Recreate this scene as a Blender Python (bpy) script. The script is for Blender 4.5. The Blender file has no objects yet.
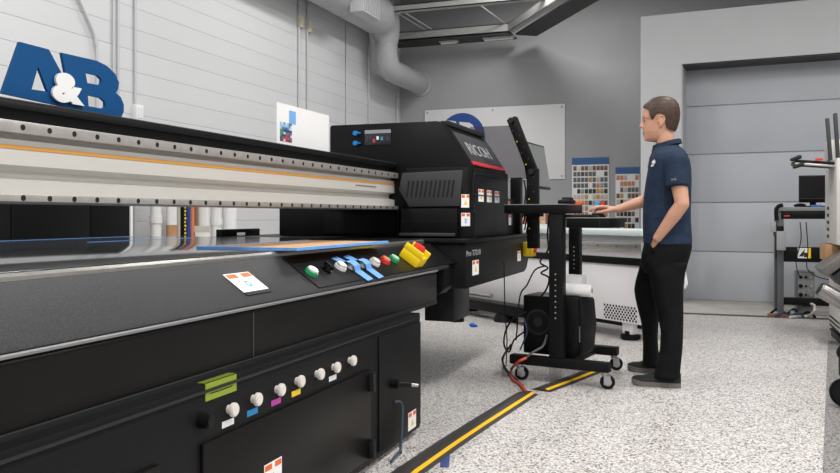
import bpy, bmesh, math, random
from mathutils import Vector, Matrix
from mathutils.bvhtree import BVHTree
random.seed(7)
SC = bpy.context.scene
COL = SC.collection
R = math.radians
# ---------------------------------------------------------------- camera
F, CX, HY, YAW, CH = 802.0, 420.0, 216.0, R(19.9), 1.07
cd = bpy.data.cameras.new('camera'); cam = bpy.data.objects.new('camera', cd); COL.objects.link(cam)
cam.location = (0, 0, CH); cam.rotation_euler = (R(90), 0, YAW)
cd.sensor_width = 36; cd.lens = F / 840 * 36; cd.shift_y = -20.5 / 840; cd.clip_start = .05
SC.camera = cam
FW = Vector((-math.sin(YAW), math.cos(YAW), 0)); RT = Vector((math.cos(YAW), math.sin(YAW), 0))
def ray(px, py): return FW + RT * ((px - CX) / F) + Vector((0, 0, (HY - py) / F))
CAM = Vector((0, 0, CH))
def hit(px, py, p, n):
    """where a sight line of the survey photo meets the plane (p, n)"""
    r = ray(px, py); n = Vector(n); return CAM + r * ((Vector(p) - CAM).dot(n) / r.dot(n))
def atX(px, py, X): return hit(px, py, (X, 0, 0), (1, 0, 0))
def atY(px, py, Y): return hit(px, py, (0, Y, 0), (0, 1, 0))
def atZ(px, py, Z): return hit(px, py, (0, 0, Z), (0, 0, 1))
# ---------------------------------------------------------------- materials
def lin(c): return tuple((v / 255 / 12.92 if v / 255 <= .04045 else ((v / 255 + .055) / 1.055) ** 2.4) for v in c) + (1,)
MATS = {}
def mat(name, rgb, rough=.5, metal=0., var=0., vscale=8., bump=0., bscale=200., bdist=.004, emit=0., spec=.5, coat=0.):
    if name in MATS: return MATS[name]
    m = bpy.data.materials.new(name); m.use_nodes = True; nt = m.node_tree; b = nt.nodes['Principled BSDF']
    b.inputs['Base Color'].default_value = lin(rgb); b.inputs['Roughness'].default_value = rough
    b.inputs['Metallic'].default_value = metal; b.inputs['Specular IOR Level'].default_value = spec
    b.inputs['Coat Weight'].default_value = coat
    if emit: b.inputs['Emission Color'].default_value = lin(rgb); b.inputs['Emission Strength'].default_value = emit
    tc = nt.nodes.new('ShaderNodeTexCoord')
    if var:
        n = nt.nodes.new('ShaderNodeTexNoise'); n.inputs['Scale'].default_value = vscale; n.inputs['Detail'].default_value = 5
        nt.links.new(tc.outputs['Object'], n.inputs['Vector'])
        rp = nt.nodes.new('ShaderNodeValToRGB'); c = lin(rgb)
        rp.color_ramp.elements[0].position = .3; rp.color_ramp.elements[1].position = .7
        rp.color_ramp.elements[0].color = tuple(v * (1 - var) for v in c[:3]) + (1,)
        rp.color_ramp.elements[1].color = tuple(min(1, v * (1 + var)) for v in c[:3]) + (1,)
        nt.links.new(n.outputs['Fac'], rp.inputs['Fac']); nt.links.new(rp.outputs['Color'], b.inputs['Base Color'])
    if bump:
        n = nt.nodes.new('ShaderNodeTexNoise'); n.inputs['Scale'].default_value = bscale; n.inputs['Detail'].default_value = 3
        nt.links.new(tc.outputs['Object'], n.inputs['Vector'])
        bp = nt.nodes.new('ShaderNodeBump'); bp.inputs['Strength'].default_value = bump; bp.inputs['Distance'].default_value = bdist
        nt.links.new(n.outputs['Fac'], bp.inputs['Height']); nt.links.new(bp.outputs['Normal'], b.inputs['Normal'])
    MATS[name] = m; return m
BLK = mat('black powder coat', (20, 20, 21), .48, spec=.15, bump=.15, bscale=500)
BLK2 = mat('black satin panel', (14, 14, 15), .42, spec=.18)
FAS = mat('textured black fascia', (40, 40, 42), .5, spec=.2, var=.75, vscale=260, bump=.35, bscale=300)
SKI = mat('black skirt paint', (18, 17, 17), .36, spec=.18, var=.15, vscale=6)
GRY = mat('dark grey plastic', (62, 62, 64), .5, spec=.25, bump=.1, bscale=400)
CHA = mat('charcoal plastic', (36, 37, 39), .45, spec=.25)
ALU = mat('brushed aluminium', (190, 188, 184), .3, .9, var=.08, vscale=30)
STL = mat('ground steel rail', (184, 180, 176), .32, .45, var=.1, vscale=25)
CRM = mat('cream anodised extrusion', (205, 202, 196), .38, .15)
WHT = mat('white plastic', (228, 228, 228), .45)
PAP = mat('white paper', (236, 236, 236), .7)
ORG = mat('orange print', (224, 100, 40), .6)
BLU = mat('blue masking tape', (104, 160, 222), .6, var=.1, vscale=40)
SBL = mat('sign blue', (0, 70, 122), .5, spec=.25)
YEL = mat('safety yellow', (240, 205, 20), .4)
RED = mat('button red', (214, 52, 38), .35)
GRN = mat('button green', (16, 150, 92), .35)
HOL = mat('dark hole', (6, 6, 6), .6)
GWP = mat('grey wall paint', (162, 163, 165), .6, var=.03, vscale=2, bump=.08, bscale=90)
LWP = mat('light grey bulkhead paint', (188, 189, 191), .6, var=.025, vscale=2, bump=.05, bscale=90)
DRP = mat('garage door steel', (178, 181, 187), .5, var=.03, vscale=2, bump=.05, bscale=60)
DUC = mat('painted duct', (176, 178, 180), .45, var=.04, vscale=4)
CEI = mat('dark ceiling deck', (72, 73, 76), .7, var=.1, vscale=1.5)
BEA = mat('painted steel beam', (168, 168, 166), .55, var=.06, vscale=5)
BEU = mat('dark steel', (52, 50, 50), .6)
RUB = mat('black rubber', (16, 16, 17), .6, spec=.2)
CRD = mat('cardboard', (176, 136, 96), .75, var=.12, vscale=15)
PVC = mat('pvc pipe', (222, 222, 220), .4)
CON = mat('bare concrete', (176, 172, 166), .6, var=.12, vscale=3, bump=.1, bscale=60)
CND = mat('galvanised conduit', (192, 194, 196), .45, .1)
# ---------------------------------------------------------------- mesh builder
W = {}
def frame(o, x, y=None, z=None):
    """matrix with origin o and axes x, y, z"""
    x = Vector(x).normalized()
    if z is None: y = Vector(y); z = x.cross(y).normalized(); y = z.cross(x)
    elif y is None: z = Vector(z); y = z.cross(x).normalized(); z = x.cross(y)
    m = Matrix.Identity(4)
    for i, v in enumerate((x, y, z)):
        v = Vector(v).normalized()
        for j in range(3): m[j][i] = v[j]
    m.translation = Vector(o); return m
class MB:
    def __init__(s, M=None): s.bm = bmesh.new(); s.M = M or Matrix.Identity(4); s.i = 0
    def _merge(s, b):
        me = bpy.data.meshes.new('t')
        for f in b.faces: f.material_index = s.i
        b.to_mesh(me); b.free(); me.transform(s.M); s.bm.from_mesh(me); bpy.data.meshes.remove(me); return s
    def box(s, x0, x1, y0, y1, z0, z1, bev=0., seg=2):
        b = bmesh.new(); bmesh.ops.create_cube(b, size=1)
        for v in b.verts: v.co = Vector(((x0 + x1) / 2 + v.co.x * (x1 - x0), (y0 + y1) / 2 + v.co.y * (y1 - y0), (z0 + z1) / 2 + v.co.z * (z1 - z0)))
        if bev: bmesh.ops.bevel(b, geom=list(b.edges), offset=bev, segments=seg, affect='EDGES', profile=.5)
        return s._merge(b)
    def cyl(s, p0, p1, r0, r1=None, n=20, cap=True, bev=0.):
        r1 = r0 if r1 is None else r1; p0 = Vector(p0); p1 = Vector(p1); d = p1 - p0
        b = bmesh.new(); bmesh.ops.create_cone(b, cap_ends=cap, segments=n, radius1=r0, radius2=r1, depth=d.length)
        if bev: bmesh.ops.bevel(b, geom=[e for e in b.edges if len([f for f in e.link_faces if len(f.verts) > 4]) == 1], offset=bev, segments=2, affect='EDGES')
        q = Vector((0, 0, 1)).rotation_difference(d.normalized()).to_matrix().to_4x4(); q.translation = (p0 + p1) / 2
        bmesh.ops.transform(b, matrix=q, verts=b.verts); return s._merge(b)
    def ball(s, c, r, sc=(1, 1, 1), n=16, rot=None):
        b = bmesh.new(); bmesh.ops.create_uvsphere(b, u_segments=n, v_segments=max(6, n // 2 + 2), radius=r)
        for v in b.verts:
            v.co = Vector((v.co.x * sc[0], v.co.y * sc[1], v.co.z * sc[2]))
            if rot: v.co = rot @ v.co
            v.co += Vector(c)
        return s._merge(b)
    def cap(s, p0, p1, r0, r1, n=14):
        """tapered limb with round ends"""
        s.cyl(p0, p1, r0, r1, n); s.ball(p0, r0, n=n); s.ball(p1, r1, n=n); return s
    def tube(s, pts, r, n=8, smooth=4):
        pts = [Vector(p) for p in pts]
        if smooth and len(pts) > 2:
            q = []
            for i in range(len(pts) - 1):
                a, b_, c, d = pts[max(i - 1, 0)], pts[i], pts[i + 1], pts[min(i + 2, len(pts) - 1)]
                for k in range(smooth):
                    t = k / smooth
                    q.append(.5 * ((2 * b_) + (c - a) * t + (2 * a - 5 * b_ + 4 * c - d) * t * t + (3 * b_ - a - 3 * c + d) * t ** 3))
            pts = q + [pts[-1]]
        b = bmesh.new(); prev = None; rings = []; up = Vector((0, 0, 1))
        for i, p in enumerate(pts):
            t = (pts[min(i + 1, len(pts) - 1)] - pts[max(i - 1, 0)]).normalized()
            if i == 0:
                u = t.orthogonal().normalized()
            else:
                u = (u - t * u.dot(t)); u = u.normalized() if u.length > 1e-6 else t.orthogonal().normalized()
            w = t.cross(u)
            rings.append([b.verts.new(p + (u * math.cos(a) + w * math.sin(a)) * r) for a in [2 * math.pi * k / n for k in range(n)]])
        for a, c in zip(rings, rings[1:]):
            for k in range(n): b.faces.new((a[k], a[(k + 1) % n], c[(k + 1) % n], c[k]))
        b.faces.new(rings[0][::-1]); b.faces.new(rings[-1]); return s._merge(b)
    def prism(s, poly, axis, a, b_, bev=0.):
        """polygon (2d, the two other axes in x-y-z order) pushed along an axis from a to b"""
        b = bmesh.new(); ax = 'xyz'.index(axis)
        def P(q, t): q = list(q); q.insert(ax, t); return q
        v0 = [b.verts.new(P(q, a)) for q in poly]; v1 = [b.verts.new(P(q, b_)) for q in poly]; n = len(poly)
        b.faces.new(v0); b.faces.new(v1[::-1])
        for k in range(n): b.faces.new((v0[k], v1[k], v1[(k + 1) % n], v0[(k + 1) % n]))
        bmesh.ops.recalc_face_normals(b, faces=b.faces)
        if bev: bmesh.ops.bevel(b, geom=list(b.edges), offset=bev, segments=2, affect='EDGES', profile=.5)
        return s._merge(b)
    def loft(s, rings, caps=True):
        b = bmesh.new(); vs = [[b.verts.new(p) for p in r] for r in rings]; n = len(rings[0])
        for a, c in zip(vs, vs[1:]):
            for k in range(n): b.faces.new((a[k], a[(k + 1) % n], c[(k + 1) % n], c[k]))
        if caps: b.faces.new(vs[0][::-1]); b.faces.new(vs[-1])
        bmesh.ops.recalc_face_normals(b, faces=b.faces); return s._merge(b)
    def mesh(s, me, M=None):
        b = bmesh.new(); b.from_mesh(me)
        if M: bmesh.ops.transform(b, matrix=M, verts=b.verts)
        return s._merge(b)
    def build(s, name, m, parent=None, ang=38, origin=None):
        me = bpy.data.meshes.new(name)
        vs = [v.co for v in s.bm.verts]
        lo = Vector([min(v[i] for v in vs) for i in range(3)]); hi = Vector([max(v[i] for v in vs) for i in range(3)])
        c = Vector(origin) if origin is not None else ((lo + hi) / 2 if parent else Vector(((lo.x + hi.x) / 2, (lo.y + hi.y) / 2, lo.z)))
        for v in s.bm.verts: v.co -= c
        s.bm.to_mesh(me); s.bm.free()
        for x in (m if isinstance(m, (list, tuple)) else [m]): me.materials.append(x)
        me.polygons.foreach_set('use_smooth', [True] * len(me.polygons)); me.set_sharp_from_angle(angle=R(ang))
        o = bpy.data.objects.new(name, me); COL.objects.link(o); W[o] = c
        if parent: o.parent = parent; o.location = c - W[parent]
        else: o.location = c
        return o
def tag(o, label, cat, group=None, kind=None):
    o['label'] = label; o['category'] = cat
    if group: o['group'] = group
    if kind: o['kind'] = kind
    return o
def thing(name, loc, label, cat, group=None):
    o = bpy.data.objects.new(name, None); COL.objects.link(o); o.location = loc; o.empty_display_size = .1
    W[o] = Vector(loc); return tag(o, label, cat, group)
def struct(o): o['kind'] = 'structure'; return o
def moved(o, delta, parent=None):
    """copy of one object (sharing its mesh), shifted"""
    c = o.copy(); COL.objects.link(c); c.location = o.location + Vector(delta); W[c] = W[o] + Vector(delta)
    if parent: c.parent = parent
    return c
def curve_mesh(polys, ext, off=0.):
    cu = bpy.data.curves.new('c', 'CURVE'); cu.dimensions = '2D'; cu.fill_mode = 'BOTH'; cu.extrude = ext; cu.offset = off
    for pl in polys:
        sp = cu.splines.new('POLY'); sp.points.add(len(pl) - 1); sp.use_cyclic_u = True
        for p, q in zip(sp.points, pl): p.co = (q[0], q[1], 0, 1)
    return _tomesh(cu)
def text_mesh(t, size=1., ext=0., off=0., space=1.):
    cu = bpy.data.curves.new('c', 'FONT'); cu.body = t; cu.size = size; cu.extrude = ext; cu.offset = off
    cu.align_x = 'CENTER'; cu.align_y = 'CENTER'; cu.space_character = space; cu.resolution_u = 4
    return _tomesh(cu)
def _tomesh(cu):
    o = bpy.data.objects.new('c', cu); COL.objects.link(o); bpy.context.view_layer.update()
    me = bpy.data.meshes.new_from_object(o.evaluated_get(bpy.context.evaluated_depsgraph_get()))
    bpy.data.objects.remove(o); bpy.data.curves.remove(cu); return me
def remesh(mb, name, m, parent, voxel, smooth=4, fac=.5, ang=60):
    """fuse everything in the builder into one continuous skin"""
    o = mb.build(name, m, parent)
    md = o.modifiers.new('r', 'REMESH'); md.mode = 'VOXEL'; md.voxel_size = voxel; md.adaptivity = 0
    sm = o.modifiers.new('s', 'SMOOTH'); sm.iterations = smooth; sm.factor = fac
    bpy.context.view_layer.update()
    me = bpy.data.meshes.new_from_object(o.evaluated_get(bpy.context.evaluated_depsgraph_get()))
    o.modifiers.clear(); o.data = me
    me.polygons.foreach_set('use_smooth', [True] * len(me.polygons)); return o
# ================================================================ the setting
XL, YB, ZC = -5.15, 13.2, 4.95
def nodemat(name, rough):
    m = bpy.data.materials.new(name); m.use_nodes = True; nt = m.node_tree; b = nt.nodes['Principled BSDF']
    b.inputs['Roughness'].default_value = rough; return m, nt, b, nt.nodes.new('ShaderNodeTexCoord')
def flake(name, tint=1.0, rough=.32):
    m, nt, b, tc = nodemat(name, rough)
    def layer(scale, stops):
        v = nt.nodes.new('ShaderNodeTexVoronoi'); v.inputs['Scale'].default_value = scale
        nt.links.new(tc.outputs['Object'], v.inputs['Vector'])
        s = nt.nodes.new('ShaderNodeSeparateColor'); nt.links.new(v.outputs['Color'], s.inputs['Color'])
        r = nt.nodes.new('ShaderNodeValToRGB'); r.color_ramp.interpolation = 'CONSTANT'
        for i, (p, c) in enumerate(stops):
            e = r.color_ramp.elements[i] if i < 2 else r.color_ramp.elements.new(p)
            e.position = p; e.color = lin([q * tint for q in c])
        nt.links.new(s.outputs['Red'], r.inputs['Fac']); return r.outputs['Color']
    a = layer(120, [(0, (232, 228, 225)), (.36, (214, 209, 206)), (.58, (242, 240, 237)), (.77, (150, 144, 142)), (.85, (196, 184, 172)), (.91, (66, 62, 64))])
    c = layer(195, [(0, (232, 228, 224)), (.5, (244, 241, 238)), (.76, (176, 170, 167)), (.87, (84, 80, 80))])
    mx = nt.nodes.new('ShaderNodeMix'); mx.data_type = 'RGBA'; mx.blend_type = 'DARKEN'; mx.inputs['Factor'].default_value = .78
    nt.links.new(a, mx.inputs['A']); nt.links.new(c, mx.inputs['B']); nt.links.new(mx.outputs['Result'], b.inputs['Base Color'])
    return m
FLO = flake('epoxy flake floor', .93)
def blockwall():
    m, nt, b, tc = nodemat('painted concrete block', .55)
    s = nt.nodes.new('ShaderNodeSeparateXYZ'); nt.links.new(tc.outputs['Object'], s.inputs['Vector'])
    c = nt.nodes.new('ShaderNodeCombineXYZ'); nt.links.new(s.outputs['Y'], c.inputs['X']); nt.links.new(s.outputs['Z'], c.inputs['Y'])
    k = nt.nodes.new('ShaderNodeTexBrick'); k.inputs['Scale'].default_value = 1; k.inputs['Brick Width'].default_value = 60
    k.inputs['Row Height'].default_value = .2032; k.inputs['Mortar Size'].default_value = .006; k.inputs['Mortar Smooth'].default_value = .6
    k.inputs['Color1'].default_value = lin((208, 209, 211)); k.inputs['Color2'].default_value = lin((205, 206, 208)); k.inputs['Mortar'].default_value = lin((188, 189, 191))
    nt.links.new(c.outputs['Vector'], k.inputs['Vector']); nt.links.new(k.outputs['Color'], b.inputs['Base Color'])
    n = nt.nodes.new('ShaderNodeTexNoise'); n.inputs['Scale'].default_value = 60; nt.links.new(tc.outputs['Object'], n.inputs['Vector'])
    ad = nt.nodes.new('ShaderNodeMath'); ad.operation = 'MULTIPLY_ADD'; ad.inputs[1].default_value = .25
    inv = nt.nodes.new('ShaderNodeMath'); inv.operation = 'SUBTRACT'; inv.inputs[0].default_value = 1; nt.links.new(k.outputs['Fac'], inv.inputs[1])
    nt.links.new(n.outputs['Fac'], ad.inputs[0]); nt.links.new(inv.outputs[0], ad.inputs[2])
    bp = nt.nodes.new('ShaderNodeBump'); bp.inputs['Strength'].default_value = .5; bp.inputs['Distance'].default_value = .006
    nt.links.new(ad.outputs[0], bp.inputs['Height']); nt.links.new(bp.outputs['Normal'], b.inputs['Normal']); return m
CMU = blockwall()
XR, YN = 6.5, -3.5
struct(MB().box(XL - .2, XR + .2, YN - .2, YB + .2, -.12, 0).build('floor', FLO, origin=(0, 0, 0)))
struct(MB().box(XL - .2, XL, YN - .2, YB + .2, 0, ZC + .3).build('wall_left', CMU, origin=(XL, 0, 0)))
struct(MB().box(XL, XR, YB, YB + .2, 0, ZC + .3).build('wall_back', GWP))
struct(MB().box(XR, XR + .2, YN, YB, 0, ZC + .3).build('wall_right', LWP))
struct(MB().box(XL, XR, YN - .2, YN, 0, ZC + .3).build('wall_front', LWP))
# corrugated steel deck
mb = MB(); mb.box(XL, XR, YN, YB, ZC + .1, ZC + .3)
for k in range(46):
    y = YN + .15 + k * .36
    mb.prism([(XL, ZC + .1), (XR, ZC + .1), (XR, ZC + .03), (XL, ZC + .03)], 'y', y, y + .17)
struct(mb.build('ceiling', CEI))
# bulkhead with the garage door
YF, XF, ZF, ZO, XO = 10.45, -.825, 3.58, 2.945, -.333
YD = 10.87
MBK = Matrix.Translation((XF, YF, 0)) @ Matrix.Rotation(R(-4.6), 4, 'Z') @ Matrix.Translation((-XF, -YF, 0))
mb = MB(MBK)
mb.box(XF, XO, YF, YB, 0, ZF); mb.box(XO, XR, YF, YB, ZO, ZF); mb.box(5.0, XR, YF, YB, 0, ZO)
struct(mb.build('wall_bulkhead', LWP))
mb = MB(MBK)                                              # door sections with a V groove between them
sec = [0, .62, 1.24, 1.853, 2.465, 2.945]
for a, c in zip(sec, sec[1:]):
    mb.box(XO, 5.0, YD, YD + .05, a + .006, c - .006, .006)
mb.box(XO, 5.0, YD + .02, YD + .06, 0, ZO)
struct(mb.build('door_1', DRP))
struct(MB(MBK).box(XO, XO + .012, YF + .02, YD, 0, ZO).build('trim_1', LWP))         # dark jamb liner
struct(MB(MBK).box(XO, 5.0, YF + .02, YD, ZO - .015, ZO).build('trim_2', GRY))
struct(MB().box(XO - .2, 5.0, 9.27, YD, 0, .004).build('trim_3', CON))            # bare concrete apron
struct(MB().prism([(9.2, 0), (9.215, .012), (9.265, .012), (9.28, .0)], 'x', XO - .2, 5.0).build('trim_4', mat('threshold strip', (92, 80, 72), .45, .3)))
struct(MB().box(XL, XL + .012, YN, YB, 0, .1).build('baseboard_left', GRY))
# roof steel seen beside the duct
def girder(p, q, w, h, m):
    p = Vector(p); q = Vector(q); b = MB(frame(p, q - p, z=(0, 0, 1))); L = (q - p).length
    b.box(0, L, -w / 2, w / 2, h - .015, h); b.box(0, L, -w / 2, w / 2, 0, .015); b.box(0, L, -.008, .008, .015, h - .015)
    b.box(0, L, -w / 2, -w / 2 + .012, 0, h); return b
struct(girder((XL, 12.6, 4.02), (-3.02, 12.6, 4.02), .1, .14, BEA).build('trim_5', BEA))
struct(girder((-3.02, 12.6, 4.02), (-1.2, 9.85, 4.02), .1, .14, BEA).build('trim_6', BEA))
struct(MB(frame((-3.0, 12.66, 4.0), (1.82, -2.75, 0), z=(0, 0, 1))).box(0, 3.3, .06, .42, -.01, .02).build('trim_7', BEU))
struct(MB().box(XL, -3.0, 12.56, 12.98, 3.985, 4.01).build('trim_8', BEU))
struct(girder((XL, 11.3, 4.15), (-1.0, 11.3, 4.15), .12, .1, BEA).build('trim_9', BEA))
for k, (px, y0, y1) in enumerate([(-4.45, 11.35, 12.6), (-4.33, 11.35, 12.6), (-3.1, 11.35, 12.55)]):
    struct(MB().cyl((px - .25, y0, 4.3), (px, y1, 4.16), .012).build('trim_%d' % (10 + k), BEA))
# ---------------------------------------------------------------- unlit tube fittings under the steel
for k, (x0, x1, lb) in enumerate([(-4.25, -3.93, 'small white tube fitting under the roof steel, nearer the duct'),
                                  (-3.5, -2.98, 'longer white tube fitting under the bend of the roof steel')]):
    t = thing('tube_fitting', ((x0 + x1) / 2, 12.72, 3.99), lb, 'light', 'tube fittings under the roof steel')
    MB().box(x0, x1, 12.66, 12.78, 3.96, 3.985, .005).build('housing', BEA, t)
    MB().cyl((x0 + .02, 12.72, 3.95), (x1 - .02, 12.72, 3.95), .016).build('tube', WHT, t)
# ---------------------------------------------------------------- spiral duct
t = thing('air_duct', (-4.72, 11.0, 3.3), 'large round painted air duct running along the left wall into the back wall', 'duct')
XDU = -4.77
def ducting(pts, r, ring=()):
    b = MB(); b.tube(pts, r, n=28, smooth=0); return b
b = MB().cyl((XDU, 2.0, 4.12), (XDU, 11.3, 4.12), .285, n=32)
for k in range(9): b.cyl((XDU, 2.4 + k * 1.1, 4.12), (XDU, 2.43 + k * 1.1, 4.12), .291, n=32)
b.build('main_run', DUC, t)
def bend(pts, rs, n=28):
    rings = []
    for i, (p, r) in enumerate(zip(pts, rs)):
        d = (Vector(pts[min(i + 1, len(pts) - 1)]) - Vector(pts[max(i - 1, 0)])).normalized(); u = Vector((1, 0, 0)); w = d.cross(u)
        rings.append([Vector(p) + (u * math.cos(a) + w * math.sin(a)) * r for a in [2 * math.pi * k / n for k in range(n)]])
    return MB().loft(rings)
YV = 11.62
arc = [(XDU, YV - .3 + .3 * math.sin(a), 4.12 - .3 * (1 - math.cos(a))) for a in [R(v) for v in range(0, 91, 15)]]
bend([(XDU, 11.2, 4.12)] + arc + [(XDU, YV, 3.75)], [.28, .278, .272, .262, .25, .232, .215, .195, .18]).build('elbow', DUC, t)
b = MB().cyl((XDU, YV, 3.78), (XDU, YV, 3.62), .175, n=28); b.cyl((XDU, YV, 3.72), (XDU, YV, 3.7), .184, n=28); b.build('riser', DUC, t)
arc = [(XDU, YV + .28 * (1 - math.cos(a)), 3.66 - .28 * math.sin(a)) for a in [R(v) for v in range(0, 91, 15)]]
bend(arc + [(XDU, YV + .34, 3.38)], [.176] * 8).build('elbow', DUC, t)
b = MB().cyl((XDU, YV + .3, 3.38), (XDU, YB - .002, 3.38), .178, n=28); b.cyl((XDU, YB - .03, 3.38), (XDU, YB - .002, 3.38), .215, n=28); b.build('wall_stub', DUC, t)
b = MB(); b.box(XDU + .2, XDU + .4, 9.84, 10.43, 3.82, 4.42, .006); rg = b.build('register_box', LWP, t)
b = MB()
for k in range(8): b.box(XDU + .4, XDU + .41, 9.87 + k * .07, 9.905 + k * .07, 3.85, 4.4)
b.build('louvers', DUC, rg)
# ---------------------------------------------------------------- conduits on the block wall
def conduit(px, r, lb, top=ZC, bot=.3, box=None, boxm=WHT, X=XL):
    y = atX(px, 100, X + .02).y
    t = thing('wall_conduit', (X, y, bot), lb, 'conduit', 'vertical conduits on the block wall')
    MB().cyl((X + r + .004, y, bot), (X + r + .004, y, top), r, n=10).build('pipe', CND, t)
    if box:
        p = atX(px, box, X)
        b = MB().box(X, X + .055, p.y - .05, p.y + .05, p.z - .075, p.z + .075, .006); b.box(X + .055, X + .06, p.y - .028, p.y + .028, p.z - .05, p.z + .05)
        b.build('junction_box', boxm, t)
    return t
conduit(114, .012, 'thin grey conduit behind the blue letter sign, left one of a close pair')
conduit(118.6, .012, 'thin grey conduit behind the blue letter sign, right one of a close pair')
conduit(135.6, .012, 'single thin conduit with a small white box just right of the letter sign', box=113)
conduit(299, .014, 'conduit with beige box high up, left one of two below the duct', box=22, boxm=mat('beige box', (214, 206, 188), .5))
conduit(307.5, .014, 'conduit with beige box high up, right one of two below the duct', box=27, boxm=MATS['beige box'])
conduit(346.5, .012, 'faint thin conduit in the duct shadow, left of the pale conduit')
conduit(369, .014, 'pale conduit just left of the room corner under the duct bend')
conduit(397, .018, 'conduit hard in the corner of the two walls', top=3.2)
p = [atX(a, c, XL + .03) for a, c in ((70, -14), (79, 0), (88, 20), (94.5, 36), (95.5, 45), (97, 62))]
tag(MB().tube(p + [(XL + .03, p[-1].y, .3)], .013, n=8).build('drop_cable', CND), 'grey cable slanting down the block wall above the letter sign', 'cable')
# ---------------------------------------------------------------- banner and swatch boards on the back wall
def letters(S):
    """the block A and B as outlines with counters; S maps sign pixels (x right, y down) to 2d"""
    A = [(5, 365), (75, 165), (190, 195), (262, 320), (290, 422), (240, 412)]
    A = [(4, 368), (75, 165), (190, 195), (248, 302), (300, 432)]
    Ah = [(148, 262), (122, 352), (186, 362)]
    B = [(238, 208), (378, 240), (420, 262), (450, 292), (465, 325), (462, 352), (452, 366), (472, 384), (484, 412), (484, 440), (474, 462), (300, 432), (262, 330)]
    Bh1 = [(333, 287), (380, 298), (396, 314), (394, 330), (388, 336), (340, 328)]
    Bh2 = [(342, 375), (392, 386), (410, 402), (410, 420), (400, 429), (345, 419)]
    return [[S(*q) for q in pl] for pl in (A, Ah, B, Bh1, Bh2)]
YW = YB - .02
c0, c1, c2, c3 = atY(425, 108.2, YW), atY(565, 103.7, YW), atY(565, 179, YW), atY(425, 181, YW)
zt, zb = c1.z, c2.z
t = thing('wall_banner', ((c0.x + c1.x) / 2, YW, zb), 'wide white board with a round blue emblem on the back wall', 'sign')
MB().box(c0.x, c1.x, YW - .01, YB - .003, zb, zt, .002).build('board', WHT, t)
ec = atY(462, 137, YW); er = .41
MB().cyl((ec.x, YW - .01, ec.z), (ec.x, YW - .014, ec.z), er, n=48).build('emblem_disc', mat('emblem blue', (36, 76, 150), .5), t)
Lp = letters(lambda x, y: ((x - 250) * .00128 - .03, -(y - 318 - (x - 250) * .17) * .0024))
me = curve_mesh(Lp, .002)
eb = MB(frame((ec.x, YW - .016, ec.z), (1, 0, 0), z=(0, -1, 0))); eb.mesh(me)
eb.mesh(text_mesh('&', .3, .003, .012), Matrix.Translation((.0, -.1, .004))); eb.build('emblem_letters', WHT, t)
for sx in (c0.x + .05, (c0.x + c1.x) / 2, c1.x - .05):
    for sz in (zt - .05, zb + .05):
        MB().cyl((sx, YW - .01, sz), (sx, YW - .016, sz), .012, n=10).build('screw', CHA, t)
SW = [mat('swatch %d' % i, c, .5) for i, c in enumerate([(40, 38, 38), (120, 84, 60), (168, 132, 96), (196, 186, 174), (150, 150, 152), (206, 132, 92), (84, 62, 50), (210, 208, 204), (98, 98, 100), (176, 150, 70)])]
def swatchboard(x0, x1, zt, zb, cols, rows, lb, seed):
    rnd = random.Random(seed)
    t = thing('swatch_board', ((x0 + x1) / 2, YB - .02, zb), lb, 'sample board', 'laminate sample boards on the back wall')
    MB().box(x0, x1, YB - .02, YB - .003, zb, zt, .003).build('board', PAP, t)
    hh = (zt - zb) * .105; hd = MB().box(x0, x1, YB - .026, YB - .018, zt - hh, zt).build('header', mat('header blue', (44, 92, 146), .5), t)
    me = {}
    dx = (x1 - x0) * .94 / cols; dz = (zt - zb - hh) * .97 / rows
    for r in range(rows):
        base = rnd.choice([0, 1, 2, 3, 5, 6, 8])
        for c in range(cols):
            if rnd.random() < .16: continue
            k = rnd.choice([base, base, rnd.randrange(10)])
            if k not in me:
                b = MB().box(-dx * .42, dx * .42, -.006, .0, -dz * .38, dz * .38, .001); o = b.build('swatch', SW[k], t, origin=(0, 0, 0)); me[k] = o
            else: o = me[k].copy(); COL.objects.link(o); o.parent = t
            o.location = Vector((x0 + (x1 - x0) * .03 + dx * (c + .5), YB - .0215, zt - hh - .012 - dz * (r + .5))) - W[t]
    return t
a, b_ = atY(572, 158, YB - .02), atY(609, 158, YB - .02)
swatchboard(a.x, b_.x, a.z, atY(590, 224, YB - .02).z, 9, 10, 'larger sample board of brown and grey chips with blue header, left of two', 3)
a, b_ = atY(615.5, 167.5, YB - .02), atY(639.5, 167, YB - .02)
swatchboard(a.x, b_.x, a.z, atY(627, 230, YB - .02).z, 6, 9, 'smaller sample board with blue header beside the bulkhead corner', 5)
# ---------------------------------------------------------------- lamps
def lamp(x, y, z, lx, ly, pw, lb):
    t = thing('ceiling_light', (x, y, z), lb, 'light', 'hanging ceiling lights')
    MB().box(x - lx / 2 - .03, x + lx / 2 + .03, y - ly / 2 - .03, y + ly / 2 + .03, z + .01, z + .07, .01).build('housing', WHT, t)
    for s in (-1, 1): MB().cyl((x, y + s * ly * .4, z + .07), (x, y + s * ly * .4, ZC + .03), .006).build('hanger', CND, t)
    ld = bpy.data.lights.new('lamp', 'AREA'); ld.shape = 'RECTANGLE'; ld.size = lx; ld.size_y = ly; ld.energy = pw; ld.color = (1, .985, .96)
    lo = bpy.data.objects.new('lamp', ld); COL.objects.link(lo); lo.parent = t; lo.location = (0, 0, 0)
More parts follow.
